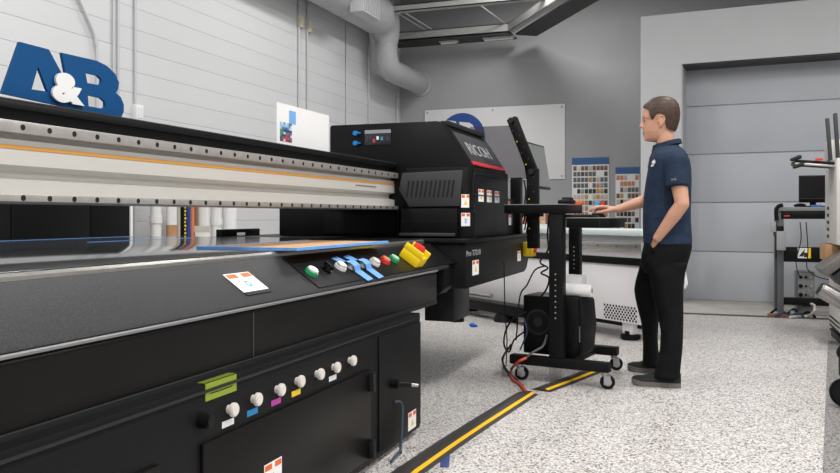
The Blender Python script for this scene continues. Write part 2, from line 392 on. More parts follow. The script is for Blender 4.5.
# ================================================================ the flatbed printer
PR = thing('flatbed_printer', (-2.5, 3.0, 0), 'huge black flatbed printer with long cream gantry beam and steel bed', 'printer')
def part(name, mb, m, parent=None, **k): return mb.build(name, m, parent or PR, **k)
def sticker(o, x, up, n, w, h, kind, parent=None, name='warning_sticker'):
    """thin printed label lying on a face"""
    M = frame(o, x, z=n); b = MB(M); e = .0012
    b.box(-w / 2, w / 2, -h / 2, h / 2, 0, e)
    ms = [PAP, ORG, SW[0], BLU, YEL]
    if kind in ('warn', 'hand', 'dots'):
        b.i = 1; b.box(-w * .46, -w * .08, h * .24, h * .45, e, e * 1.5); b.box(w * .1, w * .46, h * .24, h * .45, e, e * 1.5)
        if kind == 'warn':
            b.i = 4; b.prism([(-w * .2, -h * .28), (w * .2, -h * .28), (0, h * .1)], 'z', e, e * 1.5)
        else:
            b.i = 3
            if kind == 'hand': b.cyl((0, -h * .1, e), (0, -h * .1, e * 1.5), h * .17, n=16); b.i = 0; b.cyl((0, -h * .1, e * 1.5), (0, -h * .1, e * 1.7), h * .08, n=12)
            else:
                for q in (-1, 0, 1): b.box(-w * .12, w * .12, -h * .1 + q * h * .13 - h * .04, -h * .1 + q * h * .13 + h * .04, e, e * 1.5)
    return part(name, b, ms, parent)
# ---- bed plate
BED = mat('dark polished bed', (96, 98, 101), .1, .7, var=.12, vscale=6)
ZB, XB0, XB1, YB0, YB1 = .935, -3.62, -1.6, .1, 4.46
part('bed_plate', MB().box(XB0, XB1, YB0, YB1, ZB - .03, ZB, .003), BED)
b = MB().prism([(-1.6, ZB - .034), (-1.598, ZB - .004), (-1.588, ZB - .012), (-1.588, ZB - .034)], 'y', YB0, YB1)
part('edge_trim', b, ALU)
part('bed_frame', MB().box(XB0 + .02, -1.58, YB0 + .02, YB1 - .02, .78, ZB - .031, .004), BLK)
# printed tape marks on the bed
for (x0, x1, y0, y1) in [(-3.6, -3.585, .3, 4.4), (-3.02, -3.005, 3.3, 4.2)]:
    part('tape_strip', MB().box(x0, x1, y0, y1, ZB, ZB + .0008), BLU)
# ---- sloped fascia and skirt, solid profile along y
YE = 4.14
FA, FB = Vector((-1.585, 0, .912)), Vector((-1.4, 0, .785))
pf = [(-1.62, .78), (-1.62, .902), (-1.59, .913), (-1.575, .908), (-1.402, .79), (-1.396, .782), (-1.4, .772), (-1.56, .76)]
b = MB().prism(pf, 'y', YB0, YE + .2); part('fascia', b, FAS)
pe = [(-1.6, .76), (-1.41, .77), (-1.402, .755), (-1.402, .61), (-1.408, .595), (-1.6, .595)]
part('skirt', MB().prism(pe, 'y', YB0, YE, .003), SKI)
part('lip', MB().prism([(-1.402, .772), (-1.396, .778), (-1.393, .774), (-1.394, .768), (-1.402, .766)], 'y', YB0, YE), mat('pale grey edge', (128, 128, 130), .45, .3))  # thin lip, paler than the fascia and skirt
part('lip', MB().prism([(-1.41, .612), (-1.398, .606), (-1.398, .594), (-1.42, .585)], 'y', YB0, YE), CHA)
part('end_cap', MB().prism([(-1.62, .62), (-1.62, .9), (-1.58, .9), (-1.42, .78), (-1.42, .66), (-1.46, .62)], 'y', YE + .2, YE + .34, .006), BLK2)
part('seam', MB().prism([(-1.4015, .61), (-1.4, .61), (-1.4, .755), (-1.4015, .755)], 'y', 2.27, 2.276), GRY)
# ---- lower cabinet
XC = -1.345; YC = 3.72
b = MB().box(-3.4, XC, .15, YC, .03, .594, .006); part('cabinet', b, BLK)
for (x, y) in [(-1.5, .5), (-1.5, 3.5), (-3.2, .5), (-3.2, 3.5), (-1.5, 2.0), (-3.2, 2.0)]:
    part('levelling_foot', MB().cyl((x, y, 0), (x, y, .04), .05, n=16), RUB)
d0, d1 = atX(203, 440, XC + .01), atX(371, 369, XC + .01)
zd = d1.z
door = part('door', MB().box(XC, XC + .012, d0.y, d1.y, .06, zd, .003), SKI)
dn = atX(160, 460, XC + .01)
part('door', MB().box(XC, XC + .012, .3, dn.y, .06, zd, .003), SKI)
part('rail_lip', MB().box(XC, XC + .006, .3, YC - .02, zd + .14, zd + .148), CHA)
part('side_panel', MB().box(XC, XC + .006, d1.y + .1, YC - .01, .05, zd + .12, .002), BLK)
for py in (382, 449):
    p = atX(370, py, XC + .012)
    h = part('hinge', MB().box(XC + .004, XC + .026, p.y - .022, p.y + .022, p.z - .036, p.z + .036, .005), BLK2)
    part('hinge_pin', MB().cyl((XC + .028, p.y, p.z - .038), (XC + .028, p.y, p.z + .038), .009), CHA, h)
p = atX(207, 421, XC + .02)
k = part('pressure_knob', MB().cyl((XC, p.y, p.z), (XC + .035, p.y, p.z), .023, .02, bev=.004), BLK2)
KN = mat('ivory knob', (218, 212, 206), .4)
tags = [(237, 410, WHT), (261, 399.6, mat('cyan tag', (28, 130, 190), .5)), (284.3, 390, mat('magenta tag', (186, 60, 160), .5)), (304, 381.5, YEL), (323.6, 374.3, None), (340, 367.6, WHT), (356, 360.8, None)]
kn = None
for (px, py, m) in tags:
    p = atX(px, py, XC + .03)
    if kn is None:
        b = MB().cyl((XC, p.y, p.z), (XC + .012, p.y, p.z), .013); b.cyl((XC + .012, p.y, p.z), (XC + .027, p.y, p.z), .021, .0205, n=24, bev=.003)
        kn = part('ink_knob', b, KN); k0 = p; pk = kn
    else: pk = moved(kn, (0, p.y - k0.y, p.z - k0.z))
    if m: part('colour_tag', MB().box(XC, XC + .0015, p.y - .033, p.y + .028, p.z - .05, p.z - .031), m, pk)
# valve plug on the side panel, bent lime label, stickers
p = atX(398, 383, XC + .03)
b = MB().cyl((XC, p.y - .02, p.z), (XC + .045, p.y - .02, p.z), .021, n=16, bev=.003); b.cyl((XC + .03, p.y - .02, p.z), (XC + .075, p.y + .035, p.z - .012), .017, .014); pl = part('air_valve', b, BLK2)
part('nozzle', MB().cyl((XC + .073, p.y + .033, p.z - .0115), (XC + .1, p.y + .066, p.z - .019), .008, n=12), ALU, pl)
a, c = atX(205, 385, XC), atX(236, 378, XC)
LIM = mat('lime label', (132, 150, 40), .55)
zc = .594
b = MB(); b.box(-1.372, XC + .002, a.y, c.y, zc + .0005, zc + .002); lb = part('lime_label', b, mat('lime shade', (104, 118, 34), .6))
a, c = atX(205, 385, XC), atX(236, 378, XC)
b = MB(); b.box(XC, XC + .002, a.y, c.y, zc - .05, zc + .002); b.i = 1
for q, w in ((-.016, .55), (-.03, .7)): b.box(XC + .002, XC + .0026, a.y + (c.y - a.y) * (.5 - w / 2), a.y + (c.y - a.y) * (.5 + w / 2), zc + q - .003, zc + q)
part('lime_flap', b, [LIM, BLK2], lb)
sticker(atX(412, 420, XC + .0065), (0, 1, 0), 0, (1, 0, 0), .105, .085, 'warn')
sticker(atX(273, 474, XC + .013), (0, 1, 0), 0, (1, 0, 0), .11, .085, 'warn')
# ---- control panel on the slope
SN = Vector((.127, 0, .185)).normalized(); SP = FB + SN * .0045
SX = Vector((0, 1, 0)); SU = SN.cross(SX).normalized()
def onS(px, py): return hit(px, py, SP, SN)
yl, yr = onS(303, 275).y, onS(441, 250).y
cp = Vector(((FA.x + FB.x) / 2 + .004, (yl + yr) / 2, (FA.z + FB.z) / 2)) + SN * .0045
M = frame(cp, SX, z=SN)
b = MB(M).box(-(yr - yl) / 2, (yr - yl) / 2, -.098, .098, -.006, .0005, .0005); part('control_panel', b, BLK2)
def pushbutton(px, py, m, ring):
    o = onS(px, py); b = MB(frame(o, SX, z=SN)); b.cyl((0, 0, 0), (0, 0, .016), .029, .027, n=22, bev=.002); r = part('push_button', b, ring)
    b = MB(frame(o, SX, z=SN)); b.cyl((0, 0, .016), (0, 0, .027), .0225, n=20, bev=.003); part('cap', b, m, r)
    b = MB(frame(o, SX, z=SN)); b.box(-.024, .024, -.053, -.0475, .0006, .0016); part('caption', b, PAP, r)
    b = MB(frame(o, SX, z=SN))
    for q in range(10):
        a0 = q * .628; b.box(math.cos(a0) * .009 - .002, math.cos(a0) * .009 + .002, .05 + math.sin(a0) * .009 - .0015, .05 + math.sin(a0) * .009 + .0015, .0006, .0014)
    part('symbol', b, PAP, r)
pushbutton(310.5, 274, mat('white lens', (232, 240, 234), .3), GRN)
pushbutton(339.5, 268.6, mat('ivory lens', (226, 220, 214), .3), WHT)
pushbutton(373.7, 264, MATS['ivory lens'], WHT)
pushbutton(384, 262.3, mat('salmon lens', (236, 130, 110), .3), RED)
pushbutton(393, 260.8, mat('mint lens', (150, 214, 178), .3), GRN)
o = onS(326, 271); b = MB(frame(o, SX, z=SN)); b.cyl((0, 0, 0), (0, 0, .012), .022, n=20); b.cyl((0, 0, .012), (0, 0, .026), .018, .015, n=18); b.box(-.005, .005, -.024, .024, .018, .034, .002)
part('rotary_switch', b, BLK2)
for px, py in ((350, 268.3), (361.5, 266.4)):
    o = onS(px, py); b = MB(frame(o, SX, z=SN)); b.cyl((0, 0, 0), (0, 0, .022), .02, n=18); r = part('push_button', b, WHT)
    b = MB(frame(o, Vector((.97, .3, 0)) and SX, z=SN)); pts = [(-.03, .075, .003), (-.016, .03, .008), (-.01, .018, .026), (.0, 0, .03), (.008, -.02, .026), (.014, -.035, .008), (.034, -.1, .004)]
    w = .034
    for q0, q1 in zip(pts, pts[1:]):
        b.loft([[(q[0] - w, q[1] , q[2]), (q[0] + w, q[1] + .006, q[2]), (q[0] + w, q[1] + .006, q[2] + .002), (q[0] - w, q[1], q[2] + .002)] for q in (q0, q1)])
    part('masking_tape', b, BLU, r)
def estop(o, x, n, s, lab=True):
    """yellow shrouded emergency stop"""
    b = MB(frame(o, x, z=n)); b.box(-.05 * s, .05 * s, -.05 * s, .05 * s, 0, .05 * s, .008 * s)
    for q in (-1, 1): b.box(q * .05 * s - .012 * s * (q > 0), q * .05 * s + .012 * s * (q < 0), -.05 * s, .05 * s, .045 * s, .075 * s, .004 * s)
    r = part('emergency_stop', b, YEL)
    b = MB(frame(o, x, z=n)); b.cyl((0, 0, .05 * s), (0, 0, .066 * s), .02 * s, n=18); b.cyl((0, 0, .066 * s), (0, 0, .088 * s), .03 * s, .027 * s, n=24, bev=.004 * s); part('mushroom_button', b, RED, r)
    b = MB(frame(o, x, z=n)); b.box(-.046 * s, -.03 * s, -.02 * s, .02 * s, .05 * s, .051 * s); part('mark', b, BLK2, r)
estop(onS(410.5, 261.5), SX, SN, 1.15)
o = onS(246, 282); sticker(o, SX, 0, SN, .155, .1, 'hand'); b = MB(frame(o - SU * .058, SX, z=SN)); b.box(-.0775, .0775, -.008, .008, 0, .0015); part('label_strip', b, BLK2)
# ---- gantry beam (x = face towards the aisle)
XG, YG0, YG1 = -1.9, -.25, 4.9
GF = .002593 * 1.9 / 1.73                        # metres per pixel row at the photo's left edge on this face
def zg(py): return CH + (HY - py) * GF
ztop, z1, z2, z3, z4, z5, z6, z7, z8 = [zg(v) for v in (96.3, 119, 131.5, 137, 162, 169, 178, 193.6, 201.5)]
prof = [(XG - .36, ztop - .02), (XG - .36, z8), (XG, z8), (XG, z7 - .003), (XG - .012, z7), (XG - .012, z6 - .004), (XG - .05, z6 + .004), (XG - .05, z5), (XG - .012, z4 - .005), (XG - .016, z3), (XG - .04, z3 + .002), (XG - .04, z2), (XG - .0, z2), (XG, z1), (XG - .02, z1), (XG - .02, ztop - .02)]
part('gantry_beam', MB().prism(prof, 'y', YG0, YG1), CRM)
part('beam_stripe', MB().box(XG - .0155, XG - .0125, YG0, YG1, zg(147), zg(143.2)), mat('amber stripe', (206, 146, 62), .5))
part('beam_cover', MB().prism([(XG - .38, ztop - .03), (XG - .38, ztop), (XG - .004, ztop), (XG, ztop - .006), (XG, zg(106)), (XG - .016, zg(107)), (XG - .018, z1 - .004), (XG - .05, z1 - .004), (XG - .05, ztop - .03)], 'y', YG0, YG1), BLK2)
part('cover_edge', MB().box(XG - .002, XG + .0015, YG0, YG1, zg(98), zg(96.6)), GRY)
for (za, zb_, ys) in ((z1, z2, (90, 198, 296, 386, 469, 547, 620)), (z7, z8, (92, 199, 296, 386, 468, 545, 618))):
    rl = part('guide_rail', MB().box(XG - .002, XG + .014, YG0, YG1, zb_, za, .003), STL)
    yy = [atX(v / 3.943, 150, XG + .014).y for v in ys]; pit = (yy[-1] - yy[0]) / 6
    zm = (za + zb_) / 2
    first = None; k = -8
    while yy[0] + k * pit < 4.75:
        y = yy[0] + k * pit; k += 1
        if y < YG0 + .03: continue
        if first is None:
            first = part('bolt_hole', MB().cyl((XG + .0135, y, zm), (XG + .0152, y, zm), .0088, n=14), HOL, rl); fy = y
        else: moved(first, (0, y - fy, 0))
nm = MB(frame((XG - .011, 4.3, zg(171 + 1)), (0, 1, 0), z=(1, 0, 0)))
part('serial_plate', MB().box(XG - .0145, XG - .0115, 4.2, 4.5, zg(155), zg(152.5)), mat('plate grey', (120, 120, 122), .5))
# ---- maintenance station beyond the bed
XS, YS0, YS1, ZS = -1.35, 4.53, 6.3, .91
b = MB().prism([(YS0, .64), (YS0, ZS), (YS1, ZS), (YS1, .78), (YS1 - .12, .66), (YS1 - .2, .64)], 'x', -1.85, XS, .008); part('station_box', b, BLK)
part('station_deck', MB().box(-3.15, XS + .012, YS0 - .03, YS1 + .02, ZS, ZS + .022, .004), BLK2)
part('station_frame', MB().box(-3.0, -1.85, YS0 + .08, YS1, .62, ZS, .006), BLK)
part('rear_cabinet', MB().box(-2.86, -1.95, YS0 + .45, YS1, ZS + .022, 1.25, .008), BLK2)
part('rear_door', MB().box(-2.5, -1.97, YS0 + .435, YS0 + .45, ZS + .04, 1.2, .004), BLK)
p = atY(454, 322, 4.9); q = atX(469.5, 322, p.x)
part('drive_housing', MB().box(p.x - .2, p.x, 4.9, q.y, p.z, .66, .006), CHA)
part('drive_foot', MB().cyl((p.x - .06, q.y - .1, p.z - .03), (p.x - .06, q.y - .1, p.z), .05, n=16), RUB)
tm = text_mesh('Pro T7210', .05, .0006, .0008); p = atX(473.5, 253, XS)
b = MB(frame(p + Vector((.0012, 0, 0)), (0, 1, 0), z=(1, 0, 0))); b.mesh(tm, Matrix.Diagonal((1.45, .95, 1, 1))); part('model_lettering', b, mat('grey lettering', (150, 150, 152), .5))
sticker(atX(475.5, 267.5, XS + .001), (0, 1, 0), 0, (1, 0, 0), .14, .09, 'warn')
sticker(atX(519, 256, XS + .001), (0, 1, 0), 0, (1, 0, 0), .11, .075, 'dots')
estop(atX(524, 249, XS) + Vector((0, 0, 0)), (0, 1, 0), (1, 0, 0), 1.1)
# ---- print carriage parked over the station
XK = -1.385; KY0 = atX(472, 200, XK).y; KY1 = atX(508, 200, XK).y; KZ = 1.375
pl = lambda px, py, Y: atY(px, py, Y)
xl = -1.83; zb0 = ZS + .024
b = MB(); b.prism([(xl, KY0 + .02), (XK - .075, KY0), (XK - .06, KY0), (XK, KY0 + .06), (XK, KY1), (xl, KY1)][::-1], 'z', zb0, KZ, .004); car = part('carriage', b, BLK)
YLV = KY0 - .02
P = [pl(a, c, YLV) for a, c in ((402, 173), (462, 170), (459, 206), (409, 207), (398.5, 190))]
b = MB().prism([(p.x, p.z) for p in P], 'y', YLV, KY0 + .05, .006); lp = part('louver_panel', b, GRY)
for k in range(11):
    f = (k + .5) / 11; px = 406 + f * 49.5
    a, c = pl(px + .8, 181 - f * 1.2, YLV - .001), pl(px - 1.8, 197.5 - f * .3, YLV - .001)
    b = MB(); b.loft([[(q.x - .0068, YLV - .0015, q.z), (q.x + .0068, YLV - .0015, q.z), (q.x + .0068, YLV + .004, q.z), (q.x - .0068, YLV + .004, q.z)] for q in (a, c)])
    part('louver_slot', b, HOL, lp)
z_ = pl(400, 221, YLV).z
part('carriage_skirt', MB().box(xl - .02, XK - .09, YLV + .0, KY0 + .04, zb0, P[3].z - .01, .004), BLK2)
part('skirt_seam', MB().box(xl - .02, XK - .09, YLV - .002, YLV, z_ - .003, z_), CHA)
z_ = pl(400, 234, YLV - .02).z
part('skirt_bar', MB().box(xl - .02, XK - .1, YLV - .03, YLV, z_ - .012, z_ + .008, .003), GRY)
ch = Vector((.06, -.06, 0)).normalized() * -1; cn = Vector((.7071, -.7071, 0))
for py, kd in ((201, 'warn'), (219.5, 'dots')):
    o = hit(465.5, py, (XK - .03, KY0 + .03, 0), cn); sticker(o + cn * .001, (.7071, .7071, 0), 0, cn, .062, .082, kd, car)
for px, kd in ((481, 'warn'), (489.3, 'warn'), (497, 'hand')): sticker(atX(px, 195.5 + (px - 481) * .1, XK + .001), (0, 1, 0), 0, (1, 0, 0), .125, .08, kd, car)
for px, py in ((474, 174), (474, 238), (474, 211), (474, 206)):
    p = atX(px, py, XK + .001); part('screw', MB().cyl(p, p + Vector((.004, 0, 0)), .007, n=10), GRY, car)
part('carriage_ledge', MB().box(XK - .01, XK + .006, KY0 + .05, KY1, 1.2, 1.206), CHA)
part('carriage_ledge', MB().box(XK - .01, XK + .004, KY0 + .05, KY1, 1.335, 1.341), CHA)
# stepped back portion with two more stickers
KY2 = atX(517, 210, XK - .06).y
st = part('carriage_step', MB().box(-1.9, XK - .06, KY1, KY2, zb0, 1.2, .005), BLK2)
for py, kd in ((206, 'warn'), (220, 'dots')): sticker(atX(509 + (py - 206) * .05, py, XK + .004), (0, 1, 0), 0, (1, 0, 0), .075, .075, kd, car)
part('carriage_bracket', MB().box(XK - .03, XK + .002, KY1 - .005, KY1 + .14, 1.0, 1.16, .004), BLK2)
# big top hood with the sloped end
HY0, HY1 = KY0 + .03, 5.65
tl, tr = pl(330, 127, HY0), pl(447, 120.5, HY0); br = Vector((XK - .004, HY0, KZ))
hx = [(tl.x, 1.1), (tl.x, tr.z - .012)]
R0 = .09; top = tr.z; sl = (br.x - tr.x - .01) / (top - KZ)
hx += [(tl.x + .012, top), (tr.x - .07, top), (tr.x - .03, top - .008), (tr.x, top - .035), (tr.x + .03, top - .07), (br.x, KZ + .012), (br.x, KZ), (br.x - .02, 1.1)]
part('hood', MB().prism(hx, 'y', HY0, HY1, .003), BLK2)
sA = Vector((tr.x + .03, 0, top - .07)); sB = Vector((br.x, 0, KZ + .012)); sd = (sB - sA).normalized(); sn = Vector((-sd.z, 0, sd.x)); 
if sn.x < 0: sn = -sn
hm = frame((sA + sB) / 2 + Vector((0, (HY0 + HY1) / 2, 0)), (0, 1, 0), z=sn); L = (sB - sA).length
part('end_panel', MB(hm).box(-(HY1 - HY0) / 2 + .01, (HY1 - HY0) / 2 - .01, -L / 2 + .026, L / 2, 0, .006, .002), mat('hood end grey', (60, 61, 64), .45, spec=.3))
part('red_trim', MB(hm).box(-(HY1 - HY0) / 2 + .01, (HY1 - HY0) / 2 - .01, -L / 2, -L / 2 + .026, 0, .01, .003), mat('red trim', (200, 44, 54), .4))
part('hood_edge', MB().box(tr.x - .05, tr.x + .008, HY0 + .02, HY1, top - .03, top + .002, .004), CHA)
p0 = hit(479.5, 152, sA + sn * .007, sn); tm = text_mesh('RICOH', .2, .001, .001, 1.02)
b = MB(frame(p0 + sn * .001, (0, 1, 0), z=sn)); b.mesh(tm, Matrix.Diagonal((.88, .66, 1, 1))); part('maker_lettering', b, mat('pale lettering', (165, 165, 168), .45))
for k, (px, py) in enumerate(((356.5, 133.5), (356.5, 143.5))):
    p = pl(px, py, HY0); b = MB().cyl(p + Vector((0, .005, 0)), p + Vector((0, -.03, 0)), .016, n=16, bev=.004); b.cyl(p + Vector((.016, -.01, 0)), p + Vector((.034, -.01, .0)), .005, n=8); part('blue_latch', b, mat('blue latch', (28, 130, 205), .4))
a, c = pl(365, 131, HY0), pl(391, 144.5, HY0); am = (a + c) / 2; w, h = (c.x - a.x), (a.z - c.z)
part('status_window', MB().box(a.x, c.x, HY0 - .004, HY0, c.z, a.z, .001), mat('status glass', (44, 46, 52), .25))
part('window_bar', MB().box(a.x, c.x, HY0 - .006, HY0 - .003, a.z - h * .2, a.z + .004), mat('grey bar', (150, 152, 156), .4))
for fx, fz, m in ((.1, .62, GRY), (.22, .5, GRY), (.36, .68, RED), (.5, .5, PAP), (.66, .55, mat('teal mark', (60, 150, 170), .5)), (.86, .55, GRY)):
    part('window_mark', MB().box(a.x + w * fx - .008, a.x + w * fx + .008, HY0 - .0055, HY0 - .003, a.z - h * (fz + .14), a.z - h * (fz - .1)), m)
p = pl(409, 168.5, KY0 + .1); part('hose_fitting', MB().box(p.x - .035, p.x + .03, p.y - .02, p.y + .03, KZ - .0, KZ + .035, .008), mat('clear fitting', (150, 156, 160), .25))
part('hose', MB().tube([p + Vector((.03, 0, .02)), p + Vector((.07, .02, .05)), p + Vector((.1, .06, .01)), p + Vector((.1, .1, -.03))], .004), CND)
# smoked guard sheet and cable carrier behind the hood
SM = bpy.data.materials.new('smoked acrylic'); SM.use_nodes = True; nt = SM.node_tree; o_ = nt.nodes['Material Output']; pb = nt.nodes['Principled BSDF']
pb.inputs['Base Color'].default_value = lin((70, 66, 74)); pb.inputs['Roughness'].default_value = .15
tr_ = nt.nodes.new('ShaderNodeBsdfTransparent'); tr_.inputs['Color'].default_value = (.84, .83, .85, 1); mx = nt.nodes.new('ShaderNodeMixShader'); mx.inputs['Fac'].default_value = .36
nt.links.new(tr_.outputs[0], mx.inputs[1]); nt.links.new(pb.outputs[0], mx.inputs[2]); nt.links.new(mx.outputs[0], o_.inputs['Surface'])
YGd = HY1 + .02
g0, g1, g2, g3 = pl(470, 127, YGd), pl(511, 125.5, YGd), pl(538, 179, YGd), pl(470, 179, YGd)
part('guard_sheet', MB().prism([(q.x, q.z) for q in (g0, g1, g2, g3)], 'y', YGd, YGd + .006), SM)
a, c = pl(512.5, 178, 6.28), pl(522.5, 222, 6.28)
b = MB().box(a.x, c.x, 6.2, 6.29, c.z - .12, a.z, .006); part('rear_pillar', b, BLK2)
b = MB()
for k in range(4):
    p = pl(524 + k * 1.2, 180 + k * 6, 6.25); b.tube([p, p + Vector((.02, -.03, -.12)), p + Vector((-.01, -.02, -.3))], .006)
part('cable_bundle', b, RUB)
# ================================================================ things on and around the printer
XSg = XG - .06
def sg(x, y): q = atX(x / 3.943, y / 3.943, XSg); return (q.y, q.z)
sy0, sz0 = sg(4, 368)
t = thing('letter_sign', (XSg, sg(240, 400)[0], ztop), 'blue block letters A and B with white ampersand standing on the gantry', 'sign')
polys = letters(lambda x, y: sg(x, y))
SM_ = frame((XSg, 0, 0), (0, 1, 0), z=(1, 0, 0))
for nm_, ps in (('letter_a', polys[:2]), ('letter_b', polys[2:])):
    b = MB(SM_ @ Matrix.Translation((0, 0, 0 if nm_ == 'letter_b' else -.002))); b.mesh(curve_mesh(ps, .005)); b.build(nm_, SBL, t)
p = sg(268, 357); tm = text_mesh('&', .13, .004, .0085)
b = MB(SM_); b.mesh(tm, Matrix.Translation((p[0] - .02, p[1], .011)) @ Matrix.Diagonal((1.32, .92, 1, 1))); b.build('ampersand', WHT, t)
XPb = XG - .1
q = [atX(a, c, XPb) for a, c in ((277, 102), (329, 115.5))]
t = thing('print_sheet', (XPb, (q[0].y + q[1].y) / 2, ztop), 'white card with a small colourful picture standing on the gantry', 'card')
y0, y1, zt = q[0].y, q[1].y, (q[0].z + q[1].z) / 2 + .0
b = MB().box(XPb - .004, XPb, y0, y1, ztop, zt); b.build('card', PAP, t)
cols = [(44, 100, 190), (150, 190, 225), (70, 140, 90), (40, 70, 110), (190, 60, 70), (90, 120, 160), (215, 220, 225), (60, 60, 90)]
pw, ph = (y1 - y0), (zt - ztop)
b = MB(); rr = random.Random(2)
ms = [mat('ink %d' % i, c, .5) for i, c in enumerate(cols)]
for i in range(7):
    for j in range(8):
        b.i = rr.choice([0, 1, 1, 6, 5] if j > 4 else [2, 3, 4, 4, 5, 6, 7])
        b.box(XPb, XPb + .001, y0 + pw * (.05 + i * .03), y0 + pw * (.05 + (i + 1) * .03), ztop + ph * (.14 + j * .055), ztop + ph * (.14 + (j + 1) * .055))
b.build('picture', ms, t)
MB().box(XPb, XPb + .0015, y0 + pw * .21, y0 + pw * .33, ztop + ph * .58, ztop + ph * .88).build('blue_note', mat('pale blue note', (120, 175, 230), .6), t)
# cardboard print board held down with blue tape
cpt = [atZ(a, c, ZB + .012) for a, c in ((297, 247.8), (391, 240.8))]
y0, y1, x1 = cpt[0].y, min(cpt[1].y, 4.42), cpt[0].x
t = thing('cardboard_sheet', ((x1 - .26), (y0 + y1) / 2, ZB), 'brown board with blue taped edges lying on the printer bed', 'board')
MB().box(x1 - .46, x1, y0, y1, ZB + .0003, ZB + .01, .002).build('board', CRD, t)
MB().box(x1 - .02, x1 + .001, y0 - .001, y1 + .001, ZB, ZB + .0115).build('tape_edge', BLU, t)
MB().box(x1 - .46, x1 - .02, y0 - .001, y0 + .02, ZB, ZB + .0115).build('tape_edge', BLU, t)
MB().box(x1 - .46, x1 - .44, y0 + .02, y1, ZB, ZB + .0115).build('tape_edge', BLU, t)
# small black case at the far side of the bed
a, c = atX(221, 229.5, -3.06), atX(260, 229.5, -3.06)
zt = a.z
t = thing('black_case', (-3.06, (a.y + c.y) / 2, ZS + .022), 'flat black case with white label standing past the far corner of the bed', 'case')
MB().box(-3.1, -3.06, a.y, c.y, ZS + .0225, zt, .004).build('shell', BLK2, t)
ly = atX(241, 236, -3.06).y; MB().box(-3.06, -3.0585, ly - .05, ly + .05, ZS + .026, ZS + .046).build('label_tag', PAP, t)
# black storage cabinet and the rolls beside it
a, c = atX(12, 230, -4.62), atX(130.5, 230, -4.62)
t = thing('storage_cabinet', (-4.85, (a.y + c.y) / 2, 0), 'black two-door storage cabinet by the block wall behind the printer', 'cabinet')
MB().box(-5.12, -4.64, a.y, c.y, 0, 1.7, .006).build('body', BLK2, t)
ym = atX(90.5, 230, -4.62).y
for y0, y1 in ((a.y + .01, ym - .004), (ym + .004, c.y - .01)):
    dr = MB().box(-4.64, -4.62, y0, y1, .06, 1.68, .004).build('door', BLK2, t)
    yh = y1 - .05 if y1 < ym else y0 + .05
    MB().box(-4.62, -4.6, yh - .008, yh + .008, .7, .85, .004).build('handle', CHA, dr)
c2_ = atX(133, 230, -4.62)
tag(MB().box(-4.68, -4.62, c.y + .005, c2_.y, 0, 1.65, .004).build('foam_strip', PAP), 'narrow white strip standing against the side of the black cabinet', 'board')
def standing(px0, px1, m, lb, h=1.6, X=-4.75, name='media_roll', collar=None, base=None, grp='rolls and pipes behind the printer bed', core=True):
    a, c = atX(px0, 225, X), atX(px1, 225, X); r = (c.y - a.y) / 2 * .74; y = (a.y + c.y) / 2; x = X
    t = thing(name, (x, y, 0), lb, 'pipe' if 'pipe' in name else 'roll', grp)
    b = MB().cyl((x, y, 0), (x, y, h), r, n=24, bev=.004); bd = b.build('tube', m, t)
    if collar:
        z = atX(px0, collar, X).z; MB().cyl((x, y, z - .04), (x, y, z + .04), r * 1.16, n=24, bev=.006).build('collar', m, t)
    if base: 
        z = atX(px0, base, X).z; MB().cyl((x, y, .02), (x, y, z), r * 1.03, n=24).build('sleeve', CRD, t)
    return t, x, y, r
standing(151, 160.5, PVC, 'white pipe with a ring collar, nearest the black cabinet', 1.75, name='drain_pipe', collar=219.5)
standing(167, 176, PVC, 'white roll with brown lower sleeve among the rolls behind the bed', 1.65, base=225)
standing(176.5, 180, mat('grey tube', (176, 172, 164), .5), 'thin grey tube between the brown-sleeved roll and the black roll', 1.5)
t, x, y, r = standing(180.3, 185.5, BLK2, 'black roll with yellow markings beside the blue roll', 1.6)
b = MB()
for k in range(13): b.box(x + r * .8, x + r * 1.02, y - r * .45, y + r * (.2 + .25 * (k % 2)), .86 + k * .035, .882 + k * .035, .003)
b.build('yellow_print', YEL, t)
standing(185.8, 190, mat('blue vinyl', (30, 66, 142), .4), 'dark blue vinyl roll right of the black roll with yellow markings', 1.55)
standing(190, 194, mat('orange vinyl', (206, 124, 84), .45), 'orange vinyl roll right of the dark blue roll', 1.6)
standing(194.2, 197.6, mat('brown tube', (128, 98, 76), .6), 'thin brown tube right of the orange roll', 1.6)
standing(198.5, 208.5, PVC, 'plain white roll standing behind the white carton', 1.6)
standing(212, 220.5, PVC, 'white pipe with a ring collar, right of the white carton', 1.75, name='drain_pipe', collar=222)
standing(224, 235, WHT, 'wide white roll, rightmost of the rolls behind the bed', 1.5)
a, c = atX(195, 226, -4.66), atX(210, 226, -4.5)
t = thing('carton', (-4.6, (a.y + c.y) / 2, 0), 'tall white carton in front of the white rolls', 'box')
MB().box(-4.66, -4.5, a.y, c.y, 0, a.z, .004).build('box', PAP, t); MB().box(-4.665, -4.495, (a.y + c.y) / 2 - .008, (a.y + c.y) / 2 + .008, a.z - .06, a.z + .001).build('tape', mat('clear tape', (210, 206, 196), .3), t)
